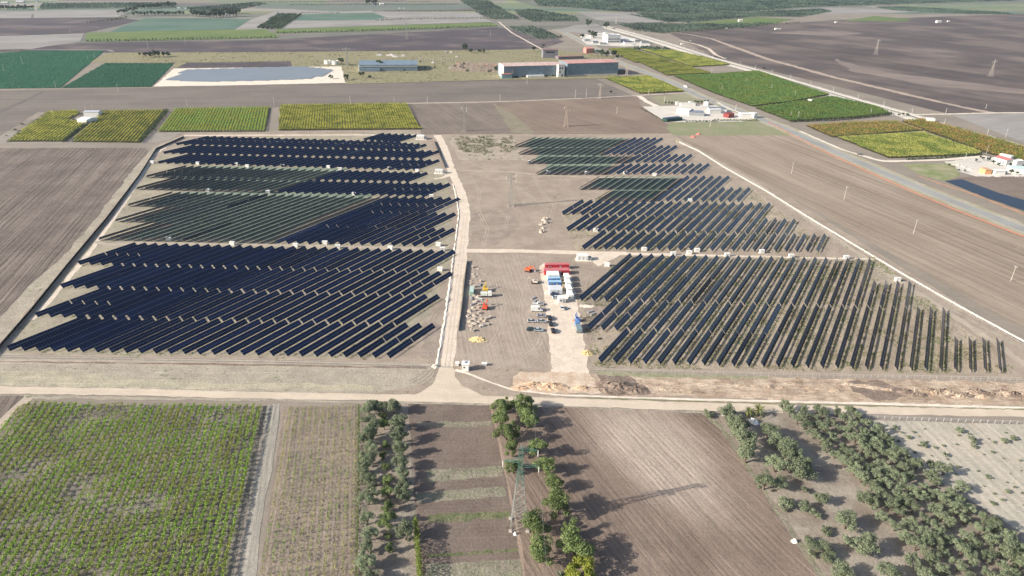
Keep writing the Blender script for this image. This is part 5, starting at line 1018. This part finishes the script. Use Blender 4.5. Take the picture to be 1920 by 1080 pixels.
for i in range(9):
    x,y=r.choice(((884,500),(893,508),(886,540),(905,525),(908,590),(896,585),(915,600),(886,620),(903,620)));x+=r.uniform(-4,4);y+=r.uniform(-5,5)
    e=empty('cable_drum',(*G(x,y),0),'wooden cable drum lying in the storage yard, %s of the drums'%nth(i),'cable drum','cable drums of the storage yard',r.uniform(0,3));MB().cyl((0,0,.45),.35,.5,10).build('core',GREYM,e)
    for z in (.3,.95): MB().cyl((0,0,z),.75,.12,12).build('flange',pal,e)
for i,(x,y) in enumerate(((884,560),(900,535),(887,571),(905,612),(899,561),(1000,560),(1003,566),(1107,585),(1111,590),(1062,580))):
    e=empty('pipe_stack',(*G(x,y),0),'stack of grey pipes on the building site, %s from the listing start'%nth(i) if False else 'small stack of grey steel profiles, %s of ten on the building site'%nth(i),'steel stack','steel stacks of the building site',r.uniform(-.5,1.8))
    for k_ in range(5): MB().box(-1.6,1.6,-.5+k_*.2,-.36+k_*.2,.08,.5+.1*(k_%2)).build('profile',galvp if k_%2 else GREYM,e)
# white tarpaulins near the grove
tarp=plain('white_tarpaulin',(.78,.78,.76),rough=.5)
heap('tarpaulin','white tarpaulin heap below the roadside palm','tarpaulin',px(1413,791),1.9,2.0,1.2,tarp,230,n=9)
heap('tarpaulin','small white tarpaulin bundle on the right edge of the harrowed field','tarpaulin',px(1489,1016),1.1,.9,1.,tarp,231,n=8)
e=empty('sign_board',(*G(1359,782),0),'small pale board on the verge left of the palm','board');MB().box(-1.2,1.2,-.04,.04,.5,1.).build('panel',TRIM,e)
for q in (-1,1): MB().box(q-.04,q+.04,-.036,.036,0,.497).build('post',GREYM,e)
heap('cone_heap','small white and yellow marker heap beside the green pylon foot','marker',px(966,1002),.7,.6,.8,tarp,232,n=8)
for i,(x,y) in enumerate(((1299.5,257.5),(1309,252.5))): heap('red_netting','red netting bundle in the field corner, %s'%('left one' if i==0 else 'right one'),'netting',px(x,y),2.7,2.2,1.6,plain('red_net',(.62,.2,.17)) if i==0 else bpy.data.materials['red_net'],240+i,n=9)
heap('green_bush_heap','olive-green material heap in the plant corner by the upper fence','heap',px(1270,266),1.8,1.6,1.2,plain('olive_net',(.34,.34,.16)),243,n=9)
# ------------------------------------------------------------------ fences and netting
def linefence(name,label,pts,h,sp_,post,rails,pm,rm,netm=None,pw=.08,cat='fence',net_h=None):
    W=world(pts);e=empty(name,(*W[0],0),label,cat);ox,oy=W[0];n=0;px_=MB().box(-pw/2,pw/2,-pw/2,pw/2,0,h).mesh('post');rb=MB();nb=MB();cnt=sum(int(math.dist(a,b)/sp_) for a,b in zip(W,W[1:]));allp=MB()
    for a,b in zip(W,W[1:]):
        L=math.dist(a,b);k=max(1,int(L/sp_));q=math.atan2(b[1]-a[1],b[0]-a[0])
        for j in range(k):
            x,y=a[0]+(b[0]-a[0])*j/k-ox,a[1]+(b[1]-a[1])*j/k-oy
            if cnt<=100: link('post',px_,pm,e,(x,y,0),(0,0,q))
            else: allp.box(x-pw/2,x+pw/2,y-pw/2,y+pw/2,0,h)
        for z in rails: rb.bar((a[0]-ox,a[1]-oy,z),(b[0]-ox,b[1]-oy,z),.05)
        if netm: 
            for j in range(k):
                p,q_=j/k,(j+1)/k;dx,dy=b[0]-a[0],b[1]-a[1];nx,ny=-dy/L*.03,dx/L*.03;z1=(net_h or h)*rnd.uniform(.92,1.);A=(a[0]+dx*p-ox,a[1]+dy*p-oy);B=(a[0]+dx*q_-ox,a[1]+dy*q_-oy)
                nb.add([(A[0]-nx,A[1]-ny,.03),(B[0]-nx,B[1]-ny,.03),(B[0]-nx,B[1]-ny,z1),(A[0]-nx,A[1]-ny,z1),(A[0]+nx,A[1]+ny,.03),(B[0]+nx,B[1]+ny,.03),(B[0]+nx,B[1]+ny,z1),(A[0]+nx,A[1]+ny,z1)],[(0,1,2,3),(7,6,5,4),(3,2,6,7)])
    if cnt>100: props(allp.build('post',pm,e),kind='stuff')
    if rails: rb.build('wire',rm,e)
    if netm: nb.build('netting',netm,e)
    return e
NETM=plain('dark_shade_net',(.018,.018,.016),rough=.9)
linefence('netting_fence','dark shade netting fence along the left edge of the plant',[px(-60,723),px(2,650),px(60,583),px(128,498),px(200,412),px(262,330),px(293,281),px(345,258)],1.5,3,.08,(1.5,),GREYM,GREYM,NETM)
linefence('netting_fence','dark shade netting fence between main track and storage yard',[px(860,621),px(866,580),px(871,530),px(876,490)],1.4,2.5,.08,(1.4,),GREYM,GREYM,NETM)
linefence('netting_fence','dark shade netting fence at the rear end of the central track',[px(814,266),px(822,285),px(835,315)],1.5,3,.08,(1.5,),GREYM,GREYM,NETM)
galv=plain('galvanised_wire',(.45,.46,.46))
linefence('wire_fence','galvanised wire fence along the right edge of the plant',[px(1268,267),px(1310,285),px(1360,318),px(1440,363),px(1520,413),px(1620,474),px(1700,522),px(1800,580),px(1920,646),px(2000,692)],2.,3.,.08,(.3,1.9),galv,galv,pw=.07)
linefence('wire_fence','galvanised wire fence along the front of the right half',[px(1105,697),px(1440,706),px(1700,711),px(1920,716),px(2050,719)],2.,2.9,.08,(.2,1.1,2.),galv,galv,pw=.07)
linefence('wire_fence','galvanised wire fence along the front of the left half',[px(-60,672),px(200,675.5),px(500,681),px(815,690)],2.,3.,.08,(.2,1.1,2.),galv,galv,pw=.06)
conc=plain('concrete_post',(.52,.50,.46))
linefence('post_fence','concrete post and wire fence beside the dirt road at lower right',[px(1588,783),px(1700,788),px(1920,796),px(2150,804)],1.6,2.5,.1,(.5,1.,1.5),conc,galv,pw=.13)
onet=plain('orange_safety_net',(.24,.115,.085),rough=.8)
e_=linefence('safety_net','orange safety net along the plant side of the highway',[px(1440,229),px(1475,248),px(1556,290),px(1652,334),px(1708,359),px(1790,394),px(1920,445),px(2200,560)],1.,4,.08,(),GREYM,GREYM,onet,pw=.05,cat='safety net')
linefence('wire_fence','pale vineyard stakes along the rear boundary of the plant',[px(345,247),px(560,249),px(800,250)],1.6,3.,.08,(1.5,),conc,galv,pw=.1)
linefence('wire_fence','rear boundary fence behind the rear right block',[px(960,251),px(1120,251),px(1262,256)],1.8,3.,.08,(1.7,),conc,galv,pw=.1)
# ------------------------------------------------------------------ pylons and poles
PG=plain('pylon_green',(.09,.21,.17));PGR=plain('pylon_grey',(.30,.31,.29))
def pylon(label,base,top,bw=4.6,tw=1.1,arms=((.93,1,4.2),(.80,-1,4.4),(.74,1,4.6)),col=PGR,col2=None,th=.12,rot=0.,split=.5):
    h=hgt(base,top);e=empty('lattice_pylon',(*G(*base),0),label,'pylon',None,rot)
    n=max(7,int(h/2.6));lo,hi=MB(),MB()
    def wd(z): return bw+(tw-bw)*min(1,z/(h*.72)) if z<h*.72 else tw*(1-.0*(z/h))
    for k in range(n):
        z0=h*.96*k/n;z1=h*.96*(k+1)/n;a,b=wd(z0)/2,wd(z1)/2;m=lo if (k+.5)/n<split else hi
        C0=[(-a,-a,z0),(a,-a,z0),(a,a,z0),(-a,a,z0)];C1=[(-b,-b,z1),(b,-b,z1),(b,b,z1),(-b,b,z1)]
        for q in range(4):
            m.bar(C0[q],C1[q],th);m.bar(C0[q],C1[(q+1)%4],th*.65);m.bar(C0[(q+1)%4],C1[q],th*.65);m.bar(C1[q],C1[(q+1)%4],th*.6)
    lo.build('lower_lattice',col,e);hi.build('upper_lattice',col2 or col,e)
    MB().bar((0,0,h*.95),(0,0,h),th*1.6,th).build('peak',col,e)
    for f,s,L in arms:
        z=h*f;t=tw/2;am=MB();tip=(s*(t+L),0,z+.1)
        for y in (-t,t): am.bar((s*t,y,z),tip,th*.8);am.bar((s*t,y,z+1.),tip,th*.7)
        for j in range(1,4): q=j/4;am.bar((s*(t+L*q),-t*(1-q),z),(s*(t+L*q),t*(1-q),z),th*.6);am.bar((s*(t+L*(q-.25)),-t*(1.25-q),z),(s*(t+L*q),t*(1-q),z),th*.5);am.bar((s*(t+L*q),0,z),(s*(t+L*(q-.25)),0,z+1.*(1.25-q)),th*.5)
        a_=am.build('cross_arm',col2 or col,e);MB().cyl((tip[0],0,z-2.),.11,2.1,6).build('insulator',TRIM,a_)
    for q in ((-1,-1),(1,-1),(1,1),(-1,1)): MB().box(q[0]*bw/2-.5,q[0]*bw/2+.5,q[1]*bw/2-.5,q[1]*bw/2+.5,0,.35).build('footing',rub,e)
    return e,h
e1,h1=pylon('large green lattice pylon between the foreground trees',px(973,985),px(977,833),5.,1.15,col=PGR,col2=PG,th=.115,split=.55)
e2,h2=pylon('grey lattice pylon alone on the open ground between the tracker blocks',px(957.5,386),px(957.5,322),3.6,.9,arms=((.93,1,2.8),(.86,-1,2.8),(.78,1,2.8)),th=.15)
e3,h3=pylon('tan lattice pylon in the reddish field behind the plant',px(1061,237),px(1062,199),4.,1.1,arms=((.95,1,1.8),(.95,-1,1.8),(.86,1,2.)),col=plain('pylon_tan',(.42,.34,.28)),th=.22)
e4,h4=pylon('dark slender lattice pylon in the brown field behind the plant',px(870.5,246),px(870,196),2.6,.8,arms=((.9,1,2.),(.9,-1,2.),(.8,1,2.)),th=.14)
pylon('dark double-armed pylon left of the blue-grey warehouse',px(652,124),px(651,88),4.,1.3,arms=((.9,1,5),(.9,-1,5)),th=.28)
pylon('tan pylon at the right end of the grey factory',px(1175,140),px(1176,117),3,1.,arms=((.9,1,2),(.9,-1,2)),col=plain('pylon_tan2',(.46,.40,.34)),th=.25)
pylon('pale pylon on the dark plain, nearer one at the far right',px(1857,143),px(1864,111),5,1.1,arms=((.9,1,3),(.85,-1,3)),col=plain('pylon_pale',(.5,.46,.42)),th=.08)
pylon('pale pylon on the dark plain, farther one in the middle',px(1641.5,102),px(1647,73),5,1.2,arms=((.9,1,3),(.85,-1,3)),col=bpy.data.materials['pylon_pale'],th=.09)
pylon('thin dark pylon on the far dark fallow',px(763,75),px(763,42),5,1.2,arms=((.9,1,4),(.9,-1,4)),th=.2)
pylon('reddish pylon in the brown field by the yellow vineyard triangle',px(1124.5,185),px(1125.5,156),2.6,.9,arms=((.93,1,2),(.93,-1,2)),col=bpy.data.materials['pylon_tan2'],th=.2)
pylon('white mast pylon in the pale field above the railway',px(1155,44),px(1157,30),3,1.4,arms=((.9,1,4),),col=bpy.data.materials['pylon_pale'],th=.4)
cabm=plain('cable',(.25,.25,.25));
def cable(label,a,b,sag,r=.035,n=14):
    mb=MB();P_=[]
    for i in range(n+1):
        t=i/n;P_.append(tuple(a[k]+(b[k]-a[k])*t-(4*sag*t*(1-t) if k==2 else 0) for k in range(3)))
    for p,q in zip(P_,P_[1:]): mb.bar(p,q,r*2)
    return props(mb.build('power_cable',cabm),label,'power cable','power cables')
def tip(e,h,f,s,L,t): return (e.location[0]+s*(t+L),e.location[1],h*f-2.)
A1=[tip(e1,h1,.93,1,4.2,.55),tip(e1,h1,.80,-1,4.4,.55),tip(e1,h1,.74,1,4.6,.55)];A2=[tip(e2,h2,.93,1,2.8,.45),tip(e2,h2,.86,-1,2.8,.45),tip(e2,h2,.78,1,2.8,.45)]
A4=[tip(e4,h4,.9,1,2,.4),tip(e4,h4,.9,-1,2,.4),tip(e4,h4,.8,1,2,.4)]
for i in range(3):
    cable('%s cable of the line from the green pylon to the grey one'%['upper right','left','lower right'][i],A1[i],A2[i],7,.012)
    cable('%s cable of the line from the grey pylon towards the rear'%['upper right','left','lower right'][i],A2[i],A4[i],7,.012)
    a=A1[i];cable('%s cable leaving the green pylon towards the camera side'%['upper right','left','lower right'][i],a,(a[0]+8,-90.,a[2]+2),5,.012)
POLES=[((1712.5,438),(1719,412)),((1582,376),(1586,350)),((1483.7,326),(1486,304)),((1895,527),(1901,499)),((7.5,134),(5,120)),((42.5,121),(39.5,106)),((177.5,109),(175.6,101)),((165,111),(164,107)),((105,165),(103.5,153)),((221.5,172),(219.5,158)),((278,91),(275.5,78)),((348,84),(348,76)),((352,202),(350.5,186)),((173.5,205),(172,191)),((161,206),(160,197)),((514.5,199),(514,183)),((657,195),(656.5,180)),((739,190),(738.5,182)),((801.5,193),(801,180)),((937.5,189),(937,177)),((919.5,69),(920,56)),((988,158),(988,149)),((1078.5,184),(1079,168)),((1099,183),(1099,167)),((990,84),(990.5,72)),((1216,177),(1217,168)),((1245.5,193),(1245.5,182)),((1331,238),(1334,222)),((1379,207),(1378.5,197)),((1156.5,213),(1158,202)),((1353,170),(1353.5,160)),((1286,125),(1286,115)),((1400,155),(1400.5,146)),((1334,138),(1334,129)),((1632,215),(1633,204)),((1667,213),(1669,205)),((1496,222),(1497,209)),((1482,219),(1483,210)),((1446,168),(1446,158)),((1490,181),(1491,171)),((1848,204),(1849,197)),((1773,212),(1775,203)),((1885,258),(1889,243)),((1809,299),(1809.5,289)),((1849,288),(1852,273)),((186,62),(185,55)),((132,62),(131,55)),((104,77),(103,71))]
pm=plain('concrete_pole',(.58,.55,.50))
POLES.sort()
for i,(b,t_) in enumerate(POLES):
    h=max(5,min(hgt(b,t_),15));e=empty('utility_pole',(*G(*b),0),'pale utility pole standing in the fields, %s from the left edge of the photo'%nth(i),'utility pole','utility poles in the fields',rnd.uniform(0,3));r0=.13 if b[1]>250 else .2
    MB().cyl((0,0,0),r0,h,8,r0*.6).build('pole',pm,e);MB().box(-.9,.9,-.06,.06,h-.5,h-.36).build('cross_arm',GREYM,e)
    for q in (-.8,0,.8): MB().cyl((q,0,h-.36 if q else h),.07,.3,6).build('insulator',TRIM,e)
def polecab(pxs):
    P_=[(*G(*b),max(5,min(hgt(b,t_),15))) for b,t_ in pxs]
    for i,(a,b) in enumerate(zip(P_,P_[1:])): cable('overhead cable across the pale ploughed field, %s span from the rear'%nth(i),a,b,1.2,.025)
polecab([((1483.7,326),(1486,304)),((1582,376),(1586,350)),((1712.5,438),(1719,412)),((1895,527),(1901,499))])
# railway masts and rails
rm=plain('rail_steel',(.25,.23,.22));cat_m=plain('mast_steel',(.50,.50,.48))
W=offset(rw,6.);acc=0;idx=0
for a,b in list(zip(W,W[1:]))[2:]:
    L=math.dist(a,b);k=int(L/42)
    for j in range(k):
        x,y=a[0]+(b[0]-a[0])*j/k,a[1]+(b[1]-a[1])*j/k;q=math.atan2(b[1]-a[1],b[0]-a[0])
        if x>1500 : continue
        e=empty('railway_mast',(x,y,0),'pale overhead line mast on the railway, %s from the far end'%nth(idx),'railway mast','railway masts',q);idx+=1
        MB().box(-.15,.15,-.15,.15,0,7.5).build('mast',cat_m,e);MB().bar((0,0,6.6),(0,-3.4,6.2),.12).build('bracket',cat_m,e)
mb=MB();
for d in (1.5,2.95):
    O=offset(rw,d)
    for a,b in zip(O,O[1:]): mb.bar((*a,LAY[0]+.1),(*b,LAY[0]+.1),.12)
props(mb.build('railway_rail',rm),kind='structure')
# ------------------------------------------------------------------ camera, light, air
cam=bpy.data.cameras.new('camera');cam.lens=24.;cam.sensor_width=36.;cam.clip_end=30000;cam.clip_start=1.
co=bpy.data.objects.new('camera',cam);COL.objects.link(co)
from mathutils import Matrix
M=Matrix(((RT[0],UP[0],-FW[0],0),(RT[1],UP[1],-FW[1],0),(RT[2],UP[2],-FW[2],H),(0,0,0,1)));co.matrix_world=M;sc.camera=co
EL=R_(25.5);AZ=R_(72.)         # shadows fall along heading AZ (clockwise from +Y)
sd=(math.sin(AZ)*math.cos(EL),math.cos(AZ)*math.cos(EL),-math.sin(EL))   # light travel direction
from mathutils import Vector
sun=bpy.data.lights.new('sun','SUN');sun.energy=SUN_E=4.9;sun.angle=R_(.55);sun.color=(1.,.925,.80)
so=bpy.data.objects.new('sun',sun);COL.objects.link(so);so.rotation_euler=Vector(sd).to_track_quat('-Z','Y').to_euler();so.location=(-300,0,400)
w=bpy.data.worlds.new('World');sc.world=w;w.use_nodes=True;nt=w.node_tree;bg=nt.nodes['Background']
sky=nt.nodes.new('ShaderNodeTexSky');sky.sky_type='NISHITA';sky.sun_disc=False;sky.sun_elevation=EL
sky.sun_rotation=math.atan2(-sd[0],-sd[1])       # azimuth of the sun, clockwise from +Y
sky.air_density=1.;sky.dust_density=2.5;sky.ozone_density=1.
nt.links.new(sky.outputs[0],bg.inputs[0]);bg.inputs[1].default_value=.105
HAZE=True
if HAZE:
    hz=MB().box(-8800,8800,-850,15500,-1.,175.).mesh('haze');m=bpy.data.materials.new('haze_air');m.use_nodes=True;nt=m.node_tree;nt.nodes.clear()
    out=nt.nodes.new('ShaderNodeOutputMaterial');pv=nt.nodes.new('ShaderNodeVolumePrincipled');pv.inputs['Density'].default_value=.00004;pv.inputs['Color'].default_value=(.68,.82,1.,1);pv.inputs['Anisotropy'].default_value=.2
    nt.links.new(pv.outputs[0],out.inputs['Volume']);props(link('haze',hz,m),kind='stuff')
sc.cycles.max_bounces=5;sc.cycles.diffuse_bounces=2;sc.cycles.glossy_bounces=2;sc.cycles.transmission_bounces=2;sc.cycles.volume_bounces=0;sc.cycles.use_denoising=True
sc.view_settings.view_transform='Standard';sc.view_settings.look='None';sc.view_settings.exposure=.66;sc.view_settings.gamma=1.
print('OBJECTS',len(bpy.data.objects))
